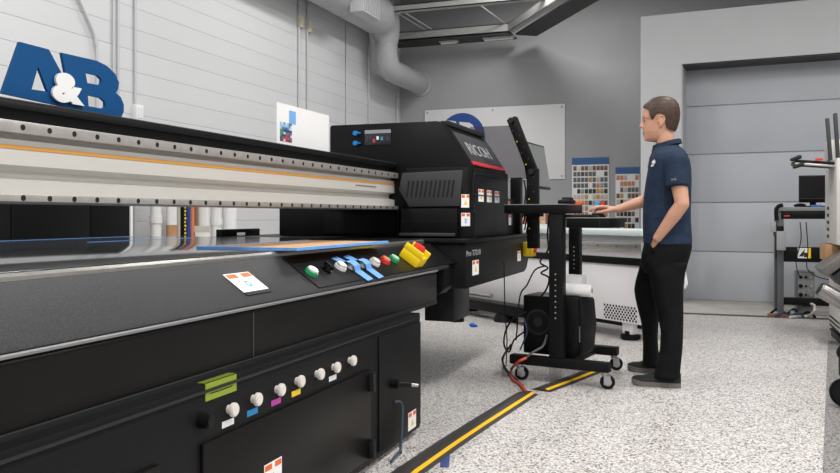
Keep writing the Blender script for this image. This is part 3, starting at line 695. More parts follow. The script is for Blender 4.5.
# ================================================================ wide cutter behind the desk
UC = Vector((.769, -.639, 0)).normalized(); NC = Vector((.639, .769, 0)).normalized(); LC = 3.2
OC = Vector((-.53, 6.93, 0)) - UC * LC
MC = Matrix(((UC.x, NC.x, 0, OC.x), (UC.y, NC.y, 0, OC.y), (0, 0, 1, 0), (0, 0, 0, 1)))
CT = thing('wide_cutter', OC + UC * LC / 2 + NC * .25, 'long white cutting machine standing at an angle behind the computer cart', 'machine')
def cp_(name, b, m, parent=None): return b.build(name, m, parent or CT)
PAN = mat('white machine panel', (232, 230, 232), .45)
b = MB(MC).box(.1, LC - .02, .02, .48, .15, .655, .01); fp = cp_('front_panel', b, PAN)
vx = hit(603, 312, OC, NC); v1 = hit(636, 312, OC, NC); x0 = (vx - OC).dot(UC); x1 = (v1 - OC).dot(UC)
b = MB(MC); zt, zb = .285, .175; nn = 11
for r in range(6):
    for c in range(nn):
        x = x0 + (x1 - x0) * (c + .5 * (r % 2)) / nn; z = zt - (zt - zb) * r / 5
        b.cyl((x, .0185, z), (x, .021, z), (x1 - x0) / nn * .3, n=8)
cp_('vent_grille', b, HOL, fp)
cp_('cable_tray', MB(MC).box(0, LC, .0, .46, .65, .712, .004), BLK2)
cp_('apron', MB(MC).box(0, LC, .02, .47, .712, .78, .004), PAN)
b = MB(MC).box(0, LC, -.02, .04, .775, .845, .004); rl = cp_('cutting_rail', b, ALU)
for k in range(14): MB(MC).cyl((.15 + k * .23, -.0215, .81), (.15 + k * .23, -.019, .81), .008, n=10).build('screw', CHA, rl)
cp_('rear_panel', MB(MC).box(0, LC, .04, .46, .78, .9, .006), mat('pale grey panel', (196, 198, 200), .45))
cp_('bed_top', MB(MC).box(-.02, LC + .02, -.03, .5, .9, .955, .012), mat('pale glassy top', (206, 216, 216), .25))
for x in (.5, LC - .24):
    lg = cp_('leg', MB(MC).box(x - .06, x + .06, .06, .3, .045, .16, .004), PAN)
    b = MB(MC).cyl((x, .1, 0), (x, .1, .05), .085, n=24, bev=.01); b.cyl((x, .1, .05), (x, .1, .075), .05, n=16); b.build('foot_pad', RUB, lg)
cp_('base_tube', MB(MC).box(.1, LC - .1, .12, .2, .1, .15, .004), BLK2)
cp_('take_up_bar', MB(MC).cyl((.2, -.12, .24), (1.2, -.12, .24), .025, n=14), ALU)
cp_('stand_beam', MB(MC).box(.15, 1.9, -.2, -.02, .08, .18, .008), BLK2)
b = MB(MC)
for x in (.55, 1.45): b.cyl((x, -.12, 0), (x, -.12, .08), .13, .1, n=24, bev=.01)
cp_('stand_foot', b, RUB)
# small framed print on the cutter bed
pc = [hit(a, c, OC + NC * .05, NC) for a, c in ((512, 212), (553, 231))]
t = thing('photo_print', MC @ Vector(((pc[0] - OC).dot(UC), .06, .956)), 'white sheet with an orange brown picture propped on the cutter behind the cart', 'print')
xa, xb = (pc[0] - OC).dot(UC), (pc[1] - OC).dot(UC)
MB(MC).box(xa, xb, .05, .06, .956, 1.14).build('sheet', PAP, t)
rr = random.Random(4); b = MB(MC); ms = [mat('ink a', (190, 110, 70), .5), mat('ink b', (120, 74, 56), .5), mat('ink c', (222, 160, 110), .5), mat('ink d', (206, 190, 180), .5)]
for i in range(9):
    for j in range(4):
        b.i = rr.choice([0, 1, 2, 3, 3] if i > 3 else [0, 0, 1, 2]); w = (xb - xa) * .9 / 9; b.box(xa + .02 + w * i, xa + .02 + w * (i + 1), .0485, .05, .99 + j * .035, .99 + (j + 1) * .035)
b.build('picture', ms, t)
# ================================================================ computer cart
base = [atZ(519.5, 372, .05), atZ(605, 381, .05), atZ(614, 363, .05)]
A0, B0, C0 = base
ux = (B0 - A0); ux.z = 0; Lx = ux.length; ux.normalize(); uy = Vector((-ux.y, ux.x, 0))
MK = Matrix(((ux.x, uy.x, 0, A0.x), (ux.y, uy.y, 0, A0.y), (0, 0, 1, 0), (0, 0, 0, 1)))
iMK = MK.inverted()
dy = (iMK @ C0).y; CXR = (iMK @ C0).x
KT = thing('computer_cart', MK @ Vector((Lx / 2, dy / 2, 0)), 'black rolling computer cart with two shelves in front of the man', 'cart')
def kp(name, b, m, parent=None): return b.build(name, m, parent or KT)
def kh(px, py, y): return iMK @ hit(px, py, MK @ Vector((0, y, 0)), uy)
kp('base_bar', MB(MK).box(-.06, Lx + .03, -.03, .04, .105, .165, .006), BLK)
kp('base_bar', MB(MK).box(-.04, CXR + .03, dy - .04, dy + .03, .105, .165, .006), BLK)
kp('base_link', MB(MK).box(.25, .33, .04, dy - .04, .11, .155, .004), BLK)
CHR = mat('caster chrome', (170, 172, 174), .3, .8)
def caster(x, y, a):
    m = MK @ Matrix.Translation((x, y, 0)) @ Matrix.Rotation(a, 4, 'Z')
    b = MB(m); b.cyl((0, 0, .085), (0, 0, .106), .022, n=16); b.box(-.012, .03, -.024, -.02, .03, .09, .001); b.box(-.012, .03, .02, .024, .03, .09, .001); b.box(-.02, .03, -.024, .024, .083, .09, .001)
    c = kp('caster', b, CHR)
    MB(m).cyl((.015, -.016, .045), (.015, .016, .045), .045, n=24, bev=.006).build('wheel', RUB, c)
    b = MB(m); b.cyl((.015, -.0175, .045), (.015, .0175, .045), .024, n=18); b.build('hub', mat('grey hub', (150, 152, 158), .4), c)
caster(.0, 0, .3); caster(Lx, 0, .5); caster(CXR, dy, .6); caster(.0, dy, .2)
q0, q1 = kh(551, 300, .02), kh(564.5, 300, .02)
cx0, cx1 = q0.x, q1.x; zs1 = kh(557, 211, 0).z
b = MB(MK).box(cx0, cx1, -.02, .05, .165, zs1, .004); c1_ = kp('front_post', b, BLK)
for k in range(9):
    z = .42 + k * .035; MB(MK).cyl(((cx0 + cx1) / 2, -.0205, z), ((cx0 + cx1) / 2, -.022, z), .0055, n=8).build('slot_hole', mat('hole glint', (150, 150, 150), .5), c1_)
q0, q1 = kh(568, 250, dy - .05), kh(579, 250, dy - .05)
c2_ = kp('rear_post', MB(MK).box(q0.x, q1.x, dy - .04, dy + .02, .165, kh(570, 226, dy - .04).z, .004), BLK)
for k in range(6):
    z = .7 + k * .03; MB(MK).cyl(((q0.x + q1.x) / 2, dy - .0405, z), ((q0.x + q1.x) / 2, dy - .042, z), .0055, n=8).build('slot_hole', MATS['hole glint'], c2_)
# upper shelf (left) and keyboard shelf (right)
DU, DL = .34, .36
u0, u1 = kh(506, 203, .0), kh(582.5, 204, DU); zu = kh(556, 204, 0).z
sh = kp('upper_shelf', MB(MK).box(u0.x, u1.x, -.03, DU, zu - .06, zu - .006, .003), BLK2)
MB(MK).box(u0.x, u1.x, -.035, DU, zu - .006, zu, .002).build('shelf_top', mat('grey laminate', (120, 120, 122), .4), sh)
l0, l1 = kh(566, 217, .0), kh(625, 218, DL); zl = kh(590, 217.5, 0).z; zlb = kh(590, 228, 0).z
sh2 = kp('keyboard_shelf', MB(MK).box(l0.x, l1.x, .0, DL, zlb, zl - .006, .003), BLK2)
MB(MK).box(l0.x, l1.x, -.005, DL, zl - .006, zl, .002).build('shelf_top', MATS['grey laminate'], sh2)
MB(MK).box(l1.x - .06, l1.x - .055, -.002, .0, zlb + .005, zl - .008).build('shelf_joint', CHA, sh2)
# mast with the bent upper half
m0, m1, m2 = kh(513, 121, .12), kh(539, 168, .12), kh(534, 244, .12)
def bar(b, p, q, w, d):
    f_ = frame(p, q - p, y=Vector((0, 1, 0)) if abs((q - p).normalized().y) < .9 else (1, 0, 0)); L = (q - p).length
    b2 = MB(b.M @ f_); b2.box(-w * .3, L + w * .3, -d / 2, d / 2, -w / 2, w / 2, .005); b.bm.from_mesh(_take(b2))
def _take(b2):
    me = bpy.data.meshes.new('t'); b2.bm.to_mesh(me); b2.bm.free(); return me
m1b = kh(533, 172, .12)
b = MB(MK); bar(b, kh(533.5, 245, .12), m1b, .075, .05); mast = kp('mast', b, BLK2)
b = MB(MK); bar(b, m1b + Vector((.0, 0, .0)), m0, .066, .05); kp('mast_arm', b, BLK2)
for (p, q, n) in ((m1b, m0, 9), (kh(533.5, 238, .12), m1b, 9)):
    for k in range(n):
        o = p.lerp(q, (k + .3) / n) + Vector((-.018 if k % 2 else .016, -.026, 0))
        MB(MK).cyl(o, o + Vector((0, -.004, 0)), .0045, n=8).build('mast_bolt', YEL if k % 4 == 1 else GRY, mast)
for p in (m0, m1b): MB(MK).cyl(p + Vector((0, -.045, 0)), p + Vector((0, .03, 0)), .02, n=14, bev=.003).build('pivot', CHA, mast)
kp('mast_foot', MB(MK).box(m1b.x - .05, u0.x + .08 if u0.x + .08 > m1b.x else m1b.x + .06, .08, .16, zu - .08, zu - .06), BLK2)
# monitor, facing the man
ms_ = [kh(a, c, 0) for a, c in ((526, 139), (546.5, 149.5), (549, 191), (533, 187))]
YM0, YM1 = .12, .62
pA = atY(527, 139, (MK @ Vector((0, .16, 0))).y); 
o_ = hit(527, 163, MK @ Vector((0, .16, 0)), uy); e_ = hit(547.5, 170, MK @ Vector((0, .66, 0)), uy)
ax = (e_ - o_); ax.z = 0; wM = ax.length; ax.normalize(); nM = Vector((ax.y, -ax.x, 0))
up_ = (Vector((0, 0, 1)) * .97 - nM * .16).normalized()
zt_, zb_ = hit(536, 143, (o_ + e_) / 2, uy).z, hit(540, 189, (o_ + e_) / 2, uy).z
hM = (zt_ - zb_); cM = (o_ + e_) / 2; cM.z = (zt_ + zb_) / 2
MM = frame(cM, ax, y=up_)
T = thing('computer_monitor', cM, 'thin black-edged monitor on the cart mast seen nearly edge-on', 'monitor')
MB(MM).box(-wM / 2, wM / 2, -hM / 2, hM / 2, -.022, 0, .004).build('casing', BLK2, T)
MB(MM).box(-wM / 2 + .012, wM / 2 - .012, -hM / 2 + .016, hM / 2 - .012, 0, .0015).build('screen', mat('screen reflection grey', (112, 117, 114), .3), T)  # pale reflection on the screen put into its base colour
f0 = MM @ Vector((0, 0, -.022)); f1 = MK @ m1b + Vector((.0, .06, 0))
MB().cap(f0, f1, .018, .018).build('mount_arm', BLK2, T)
# things on the shelves
p = kh(562, 199, .1); pw_ = kh(568, 199, .1).x - p.x
t = thing('headset', MK @ Vector((p.x, .2, zu)), 'small black device lying on the upper cart shelf', 'device')
b = MB(MK); b.box(p.x - pw_, p.x + pw_, .12, .26, zu + .0005, zu + .03, .012); b.build('body', RUB, t)
b = MB(MK); b.cap((p.x - pw_ * .4, .18, zu + .034), (p.x + pw_ * .5, .22, zu + .034), .014, .014); b.build('hump', RUB, t)
def item(px0, px1, h, m, lb, name, cat, y=.02):
    a, c = kh(px0, 203, y), kh(px1, 203, y)
    return tag(MB(MK).box(a.x, c.x, y, y + .05, zu + .0005, zu + h, .002).build(name, m), lb, cat)
a, c = kh(571, 203, .3), kh(582, 203, .3)
bp_ = MC
kx0, kx1 = kh(568, 216, .12).x, kh(597, 216, .12).x
t = thing('keyboard', MK @ Vector(((kx0 + kx1) / 2, .2, zl)), 'thin black keyboard on the lower cart shelf', 'keyboard')
b = MB(MK).box(kx0, kx1, .02, .17, zl + .0005, zl + .014, .004); b.build('case', BLK2, t)
b = MB(MK)
for r in range(5):
    for k in range(14): b.box(kx0 + .008 + k * (kx1 - kx0 - .016) / 14, kx0 + .006 + (k + .86) * (kx1 - kx0 - .016) / 14, .03 + r * .026, .052 + r * .026, zl + .014, zl + .019)
b.build('keys', CHA, t)
# coloured cards lying at the back of the lower shelf (orange, cyan, red)
for px0, px1, m, lb in ((571, 582.5, ORG, 'orange card at the right end of the upper shelf'), (585, 589.5, mat('cyan card', (50, 160, 214), .5), 'small cyan card standing behind the keyboard'), (590.5, 594, mat('red card', (196, 30, 36), .5), 'small red card standing beside the cyan one')):
    if m is ORG: item(565, 582, .022, ORG, lb, 'paper_card', 'card', .3)
    else:
        a, c = kh(px0, 203, .35), kh(px1, 203, .35)
        b = MB(MK); b.box(a.x, c.x, .55, .575, zl + .0005, kh(px0, 201, .45).z, .002); tag(b.build('paper_card', m), lb, 'card')
# computer tower on the base, roll and box on it
t0, t1 = kh(523, 320, .07), kh(583, 320, .1)
zt0, zt1 = .166, kh(545, 296, .07).z
T = thing('computer_tower', MK @ Vector(((t0.x + t1.x) / 2, .25, zt0)), 'black computer tower standing on the cart base', 'computer')
b = MB(MK).box(t0.x, t1.x - .02, .07, .33, zt0, zt1, .01); cs = b.build('case', BLK2, T)
b = MB(MK); b.prism([(t1.x - .02, zt0), (t1.x + .005, zt0 + .03), (t1.x + .02, (zt0 + zt1) / 2), (t1.x + .005, zt1 - .03), (t1.x - .02, zt1)], 'y', .08, .32, .004); b.build('front_bezel', RUB, T)
fc = kh(538, 322, .07)
for r_, m in ((.085, CHA), (.07, RUB), (.03, CHA)): MB(MK).cyl((fc.x, .0705 - (.09 - r_) * .03, fc.z), (fc.x, .069 - (.09 - r_) * .03, fc.z), r_, n=28).build('fan_grille', m, cs)
sx_ = kh(582, 320, .07).x; MB(MK).box(sx_ - .1, sx_ - .02, .066, .07, zt0 + .03, zt1 - .05, .002).build('side_panel', BLK, cs)
MB(MK).box(sx_ - .018, sx_ - .012, .066, .07, zt0 + .1, zt0 + .2).build('badge', CHR, cs)
a, c = kh(565, 290, .12), kh(581, 290, .12); d_ = kh(570, 276, .12)
e0, e1 = kh(552, 289, .2), kh(581, 276, .2)
t = tag(MB(MK).box(e0.x, e1.x, .2, .32, zt1 + .0005, e1.z, .006).build('paper_box', PAP), 'white paper box standing on the computer tower', 'box')
r0, r1 = kh(566, 293, .14), kh(592, 293, .14)
t = thing('paper_roll', MK @ Vector(((r0.x + r1.x) / 2, .13, zt1)), 'white roll of paper lying on the computer tower', 'roll')
MB(MK).cyl((r0.x, .14, zt1 + .0415), (r1.x, .14, zt1 + .0415), .041, n=24, bev=.003).build('paper', PAP, t)
MB(MK).cyl((r1.x, .14, zt1 + .0415), (r1.x + .001, .14, zt1 + .0415), .016, n=14).build('core', CRD, t)
# ================================================================ cables
def cable(pts, r, m, lb, nm='cable', cat='cable', grp=None):
    return tag(MB().tube(pts, r, n=8).build(nm, m), lb, cat, grp)
K = lambda px, py, y: MK @ kh(px, py, y)
cable([K(549, 215, .02), K(547.5, 235, .0), K(548, 250, -.02), K(540, 262, -.03), K(548, 268, -.03), K(541, 273, -.03), K(549, 278, 0), K(546, 290, .02), K(540, 297, .1)], .006, RUB, 'black cable looping down the left side of the cart post')
cable([K(545, 266, -.05), K(535, 270, -.05), K(527, 285, -.05), K(520, 296, -.02), K(517, 330, -.05), K(516, 340, -.03)], .005, RUB, 'thin black cable curving from the post behind the tower')
cable([K(526, 312, .03), K(514, 318, -.03), K(506, 330, -.05), K(504, 344, -.06), K(509, 352, -.06), K(514, 340, -.05), K(524, 332, .04)], .006, RUB, 'black cable loop hanging left of the computer tower')
cable([K(524, 318, .04), K(527, 332, .02), K(523, 343, .02), K(520, 350, .03)], .005, mat('dark blue cable', (34, 48, 84), .5), 'dark blue cable hanging on the rear of the computer tower')
cable([K(547, 335, .05), K(543, 346, .0), K(533, 352, -.05), K(526, 358, -.06)], .008, mat('grey cable', (90, 90, 92), .5), 'thick grey cable sagging across the cart base')
def fl(px, py, z=.008): return atZ(px, py, z)
cable([K(526, 358, -.07), K(518, 362, -.08), fl(511.5, 369, .03), fl(512, 378, .012), fl(520, 384, .012), fl(526, 391, .02)], .009, mat('orange cord', (222, 84, 52), .5), 'orange cord curling from the cart to the floor cable cover', 'extension_cord', 'cord')
cable([K(511, 345, -.05), fl(503, 357, .06), fl(504, 366, .012), fl(512, 376, .01), fl(523, 386, .01)], .008, RUB, 'black cord lying on the floor beside the orange cord', 'extension_cord', 'cord')
cable([atX(504, 262, -1.32), atX(504.5, 290, -1.3), atX(505, 315, -1.3), atX(507, 340, -1.25), fl(506, 366, .012)], .004, RUB, 'thin black cable hanging from the printer end to the floor')
# loop of cable at the printer side panel
p = atX(396, 402, XC + .01)
cable([Vector((XC + .004, p.y, p.z)), Vector((XC + .03, p.y + .02, p.z - .01)), atX(402, 425, XC + .03), atX(400, 455, XC + .03), Vector((XC + .04, p.y - .02, .02)), Vector((XC + .05, p.y - .16, .01))], .006, mat('blue grey cable', (58, 74, 92), .5), 'blue grey cable dropping from the printer side panel to the floor')
# ================================================================ floor cable covers
def cover(pts, w, lb, dx=0):
    root = thing('cable_cover', pts[len(pts) // 2], lb, 'cable cover', 'cable covers on the floor'); root.location.z = 0; W[root].z = 0
    rings, rs2 = [], []
    for i, p in enumerate(pts):
        d = (pts[min(i + 1, len(pts) - 1)] - pts[max(i - 1, 0)]); d.z = 0; d.normalize(); s = Vector((d.y, -d.x, 0))
        P = lambda u, z: Vector((p.x, p.y, z)) + s * (u * w)
        rings.append([P(-.5, .0005), P(.5, .0005), P(.5, .003), P(.16, .02), P(-.16, .02), P(-.5, .003)])
        rs2.append([P(-.36, .0103), P(-.23, .0168), P(-.23, .0158), P(-.36, .0093)])
    b = MB(); b.loft(rings); b.build('channel', mat('cover rubber', (58, 55, 54), .5, bump=.2, bscale=300), root)
    b = MB(); b.loft([[q[0] + Vector((0, 0, .0015)), q[1] + Vector((0, 0, .0015)), q[2], q[3]] for q in rs2]); b.build('yellow_line', mat('yellow line', (238, 184, 24), .5), root)
    return root
cover([fl(527.5, 394, 0), fl(480, 424, 0), fl(448, 445, 0), fl(428, 459, 0), fl(408, 473, 0), fl(392, 487, 0)], .13, 'black floor cable cover with yellow line running past the printer')
cover([fl(602, 368, 0), fl(572, 379.5, 0), fl(541, 391, 0)], .13, 'short black floor cable cover with yellow line under the cart')
tb = [fl(441, 457, .003), fl(450, 455, .003), fl(449, 466, .003), fl(440, 467, .003)]
b = MB().loft([[p + Vector((0, 0, -.0022)) for p in tb], [p for p in tb]]); tag(b.build('tape_piece', mat('navy tape', (58, 74, 128), .6)), 'piece of dark blue tape stuck on the floor at the cable cover', 'tape')
p = fl(472.5, 327, 0); b = MB(); b.ball(p + Vector((0, 0, .02)), .034, (1, .8, .6), n=10); b.ball(p + Vector((.03, .01, .012)), .02, (1, 1, .6), n=8); tag(b.build('blue_cloth', mat('blue cloth', (24, 104, 196), .7)), 'crumpled bright blue scrap on the floor under the printer end', 'cloth')
# ================================================================ the man at the cart
YP = 5.44
def pp(px, py, dy=0.): return atY(px, py, YP + dy)
SKN = mat('skin', (200, 150, 125), .5, var=.06, vscale=30)
HAI = mat('brown hair', (62, 43, 32), .55, var=.4, vscale=45)
SHI = mat('navy polo', (33, 47, 67), .8, spec=.2, var=.12, vscale=25, bump=.55, bscale=9, bdist=.03)
TRO = mat('black trousers', (16, 16, 17), .85, var=.2, vscale=12, spec=.15, bump=.5, bscale=9, bdist=.03)
SHO = mat('black shoe', (20, 20, 21), .6, spec=.3); SOL = mat('dark grey sole', (104, 99, 96), .6)
mid = pp(662, 382); PM = thing('person', (mid.x, YP, 0), 'man in navy polo shirt and black trousers standing at the cart one hand pocketed', 'person')
HD = [(98.8, 657, 667, .03), (100, 653, 671, .046), (102.5, 649, 674.5, .062), (106, 645.5, 676.8, .073), (110, 643.4, 678, .078), (114, 642.6, 678.4, .0795), (117.3, 642, 678.3, .079), (119, 642.6, 678, .077), (121, 643.8, 677.8, .075), (124, 643.2, 677, .073), (127, 643, 676, .07), (130, 643, 675, .067), (132, 642.8, 674, .065), (134, 643.6, 673.5, .062), (136.5, 643.6, 673, .057), (139, 644.2, 671, .049), (141, 646.5, 668, .038), (142, 650, 664, .024)]
def headrings(n, grow=0.):
    rings = []
    for py, f, k, w in HD:
        a, c = pp(f, py), pp(k, py); cx, rx = (a.x + c.x) / 2, (c.x - a.x) / 2
        ring = []
        for i in range(n):
            t = 2 * math.pi * i / n; ct, st = math.cos(t), math.sin(t)
            jaw = max(0, min(1, (py - 122) / 14))
            wx = w * (1 - .22 * jaw * max(0, -ct)) * (1 - .1 * max(0, -ct) ** 2)
            ring.append(Vector((cx + (rx + grow) * ct, YP + (wx + grow) * math.copysign(abs(st) ** .85, st), a.z + (grow if py < 100 else 0))))
        rings.append(ring)
    return rings
bd = MB()
bd.loft(headrings(28))
def lr(a, c, r0, r1, n=12): bd.cap(a, c, r0, r1, n)
# nose, lips, chin, brows
lr(pp(643.6, 119), pp(640.9, 125.6), .0075, .0105); bd.ball(pp(640.6, 126.2), .0105, n=10)
for s in (-1, 1):
    bd.ball(pp(642.3, 126.9, s * .013), .0095, n=10)
    lr(pp(643.4, 117.3, s * .012), pp(645.6, 117.3, s * .046), .0075, .008)
    lr(pp(644.0, 132.4, s * .002), pp(645.2, 132.8, s * .022), .0065, .004); lr(pp(644.2, 134.6, s * .002), pp(645.3, 134.1, s * .02), .007, .004)
    # ear
    b0 = pp(660.8, 120.6, s * .078); bd.ball(b0, .03, (.6, .2, 1), n=14, rot=Matrix.Rotation(.18 * 1, 3, 'Y') @ Matrix.Rotation(s * .3, 3, 'Z'))
    rim = [pp(658.6, 119, s * .08), pp(659.4, 116.2, s * .085), pp(661.8, 114.8, s * .09), pp(664.4, 116.2, s * .092), pp(664.9, 119.5, s * .09), pp(663.6, 122.8, s * .086), pp(661.4, 125.6, s * .081), pp(659.8, 126.6, s * .078)]
    for q0, q1 in zip(rim, rim[1:]): lr(q0, q1, .0048, .0048, 8)
    lr(pp(658.4, 121.5, s * .079), pp(658.7, 119.5, s * .079), .006, .005, 8)
bd.ball(pp(646.6, 139.2), .018, (.9, 1.3, .8), n=12)
# neck and shoulders
lr(pp(663.5, 132), pp(667.5, 151), .058, .064, 20)
# trunk under the shirt
bd.ball(pp(670, 175), .11, (.95, 1.25, 1.35), n=20); bd.ball(pp(668, 215), .11, (1, 1.2, 1.6), n=20); bd.ball(pp(667, 250), .11, (1, 1.2, .9), n=20)
for s in (-1, 1): lr(pp(668, 156, s * .05), pp(672.5, 164, s * .15), .05, .05)
# near arm, hand down into the pocket
S_, E_, W_ = pp(676, 166, -.18), pp(682.2, 204, -.235), pp(657.5, 238, -.172)
lr(S_, E_, .058, .043, 16); lr(E_, E_.lerp(W_, .3), .043, .044, 16); lr(E_.lerp(W_, .3), W_, .044, .029, 16)
Pm = pp(651.5, 244, -.19)
def hand(Wr, Kn, fing, th):
    """palm from wrist to four knuckles, each finger a bent chain, thumb from the side of the palm"""
    for k in Kn: lr(Wr.lerp(k, .18), k, .0165, .0115, 10)
    for k, (a, c, e) in zip(Kn, fing): lr(k, a, .0105, .0095, 10); lr(a, c, .0095, .0085, 10); lr(c, e, .0085, .0072, 10)
    a, c, e = th; lr(Wr.lerp(a, .35), a, .017, .0135, 10); lr(a, c, .0125, .0105, 10); lr(c, e, .0105, .0085, 10)
Kn = [pp(652, 251, -.135), pp(653, 252.5, -.118), pp(654.5, 253.5, -.1), pp(656, 254, -.083)]
hand(W_, Kn, [(k + Vector((.0, .004, -.035)), k + Vector((.002, .01, -.058)), k + Vector((.004, .016, -.076))) for k in Kn], (pp(651.5, 245.5, -.125), pp(649.5, 249, -.11), pp(650, 253, -.1)))
# far arm reaching to the mouse
S2, E2, W2 = pp(668, 163, .19), pp(652, 199, .22), pp(618, 209.2, .13)
lr(S2, E2, .058, .043, 16); lr(E2, E2.lerp(W2, .3), .043, .042, 16); lr(E2.lerp(W2, .3), W2, .042, .027, 16)
yk = .115
Kn2 = [pp(603.5, 206.6, yk - .036), pp(602, 206.4, yk - .012), pp(602.3, 206.8, yk + .012), pp(604, 207.6, yk + .034)]
hand(W2, Kn2, [(k + Vector((-.042 * L, 0, -.004)), k + Vector((-.066 * L, 0, -.016)), k + Vector((-.08 * L, 0, -.03))) for k, L in zip(Kn2, (.95, 1.05, 1, .8))],
     (pp(607.5, 210.8, yk - .052), pp(601, 212.0, yk - .062), pp(596.5, 212.6, yk - .052)))
# legs under the trousers
N1, N2, N3 = pp(668, 258, -.085), pp(671.5, 312, -.12), pp(669, 362, -.18)
F1, F2, F3 = pp(664, 258, .085), pp(648, 302, .13), pp(650, 358, .2)
for a, c, e in ((N1, N2, N3), (F1, F2, F3)): lr(a, c, .07, .05, 16); lr(c, c.lerp(e, .35), .05, .05, 16); lr(c.lerp(e, .35), e, .05, .034, 16); lr(e, Vector((e.x + .0, e.y, .07)), .034, .03)
body = remesh(bd, 'body', SKN, PM, .0052, 3, .5)
# polo shirt
def oval(py, f, k, w, dy=0, n=36, e=.85, lean=0):
    a, c = pp(f, py), pp(k, py); cx, rx = (a.x + c.x) / 2, (c.x - a.x) / 2
    return [Vector((cx + rx * math.copysign(abs(math.cos(t)) ** e, math.cos(t)), YP + dy + w * math.copysign(abs(math.sin(t)) ** e, math.sin(t)), a.z + lean * math.cos(t))) for t in [2 * math.pi * i / n for i in range(n)]]
sh_ = MB()
sh_.loft([oval(*q) for q in [(143.5, 657, 676, .068), (147, 655, 680, .09), (150.5, 653.5, 684, .135), (155, 651.5, 687.5, .175), (161, 649.5, 690, .198), (170, 648, 691.5, .2), (182, 645.8, 691.8, .19), (195, 644, 691.3, .178), (208, 643, 691, .17), (222, 642.8, 691, .168), (234, 643, 692, .172), (243.5, 643.5, 692.5, .176)]])
def sleeve(a, c, r0, r1):
    d = (c - a); sh_.ball(a, r0, n=20); sh_.cyl(a, c, r0, r1, 28)
sleeve(pp(676, 162, -.178), pp(677.3, 187.5, -.222), .078, .07)
sleeve(pp(667, 163, .178), pp(657, 187, .212), .078, .07)
sh_o = remesh(sh_, 'polo_shirt', SHI, PM, .0065, 5, .5)
# collar: a folded band around the neck, and the placket
cb = MB(); n = 40; rings = []
for j, (grow, up) in enumerate([(.0, 0), (.012, -.002), (.02, -.03), (.014, -.032), (.004, -.006)]):
    ring = []
    for i in range(n):
        t = 2 * math.pi * i / n; f = max(0, -math.cos(t)); 
        base = pp(653.8 if False else 655.2, 145.5).lerp(pp(678.6, 138.5), (1 + math.cos(t)) / 2)
        a, c = pp(654.6, 147), pp(679, 138); cx = (a.x + c.x) / 2; rx = (c.x - a.x) / 2
        ring.append(Vector((cx + (rx + grow) * math.cos(t), YP + (.073 + grow) * math.sin(t), base.z + up - .012 * f * (j in (2, 3)))))
    rings.append(ring)
b = MB(); vs = rings + [rings[0]]
b.loft(vs, caps=False); b.build('collar', SHI, sh_o)
b = MB(); pq = [pp(654.3, 149), pp(650.5, 158), pp(648.7, 168)]
for a, c in zip(pq, pq[1:]): b.loft([[q + Vector((-.006, s * .016, 0)) for s in (-1, 1)] + [q + Vector((.012, s * .016, 0)) for s in (1, -1)] for q in (a, c)])
b.build('placket', SHI, sh_o)
# trousers
tr_b = MB()
tr_b.loft([oval(*q) for q in [(239.5, 645, 691, .165), (246, 643.6, 692.3, .175), (254, 641.5, 690.5, .182), (262, 641, 688, .182), (268, 642, 686.5, .176), (272, 645, 685, .16)]])
def leg(rs):
    tr_b.loft([oval(py, f, k, w, dy, 28, .95) for py, f, k, w, dy in rs])
leg([(262, 648, 688, .1, -.08), (272, 650, 685.6, .103, -.09), (287, 652.5, 684, .098, -.1), (302, 655.5, 684, .09, -.112), (316, 659.5, 684.2, .085, -.125), (330, 662, 684, .082, -.145), (345, 661.3, 683.4, .08, -.165), (358, 658, 682, .078, -.182), (365, 656.5, 681.4, .078, -.19), (370.5, 655.5, 681, .078, -.195)])
leg([(258, 641, 683, .1, .08), (270, 637.5, 678, .1, .09), (282, 634, 672, .094, .102), (291, 632.5, 666.5, .088, .115), (300, 633.5, 662.5, .082, .13), (312, 636, 660.5, .078, .148), (325, 639, 657.2, .076, .168), (340, 640.4, 656, .074, .185), (352, 640.6, 656.5, .076, .198), (369, 640.5, 658.5, .078, .205)])
tro = remesh(tr_b, 'trousers', TRO, PM, .0065, 5, .5)
b = MB(); b.cap(pp(645.5, 242.5, -.172), pp(654.5, 250.5, -.184), .006, .006); b.build('pocket_edge', TRO, tro)
# hair: part of the head shell, thickened
HP = [(640, 108.2), (643, 107), (646.5, 109.2), (649.6, 111), (650.6, 114), (651.6, 118.3), (653.4, 121.2), (655.2, 118), (656.6, 116), (659.5, 114.2), (662.6, 114.6), (665.2, 118), (666, 123), (666.5, 128.5), (670, 130.3), (673.6, 131), (676.5, 127), (684, 116), (682, 96), (650, 94), (640, 100)]
def inside(x, y):
    c = False
    for i in range(len(HP)):
        (x0, y0), (x1, y1) = HP[i], HP[i - 1]
        if (y0 > y) != (y1 > y) and x < (x1 - x0) * (y - y0) / (y1 - y0) + x0: c = not c
    return c
n = 110; src = headrings(n, .001); rows = []
for a, c in zip(src, src[1:]):
    for k in range(8): rows.append([p.lerp(q, k / 8) for p, q in zip(a, c)])
b = bmesh.new(); vs = [[b.verts.new(p) for p in r] for r in rows]
apex = b.verts.new(sum(rows[0], Vector()) / n)
def pix(p):
    d = p - CAM; f = d.dot(FW); return CX + F * d.dot(RT) / f, HY - F * d.z / f
def keep(f):
    c = f.calc_center_median(); x, y = pix(Vector((c.x, YP, c.z))); return inside(x, y)
for k in range(n): b.faces.new((vs[0][(k + 1) % n], vs[0][k], apex))
for a, c in zip(vs, vs[1:]):
    for k in range(n): b.faces.new((a[k], a[(k + 1) % n], c[(k + 1) % n], c[k]))
bmesh.ops.delete(b, geom=[f for f in b.faces if not keep(f)], context='FACES')
bmesh.ops.delete(b, geom=[v for v in b.verts if not v.link_faces], context='VERTS')
bmesh.ops.recalc_face_normals(b, faces=b.faces)
me = bpy.data.meshes.new('h'); b.to_mesh(me); b.free()
hb = MB(); hb.mesh(me); ho = hb.build('hair', HAI, PM)
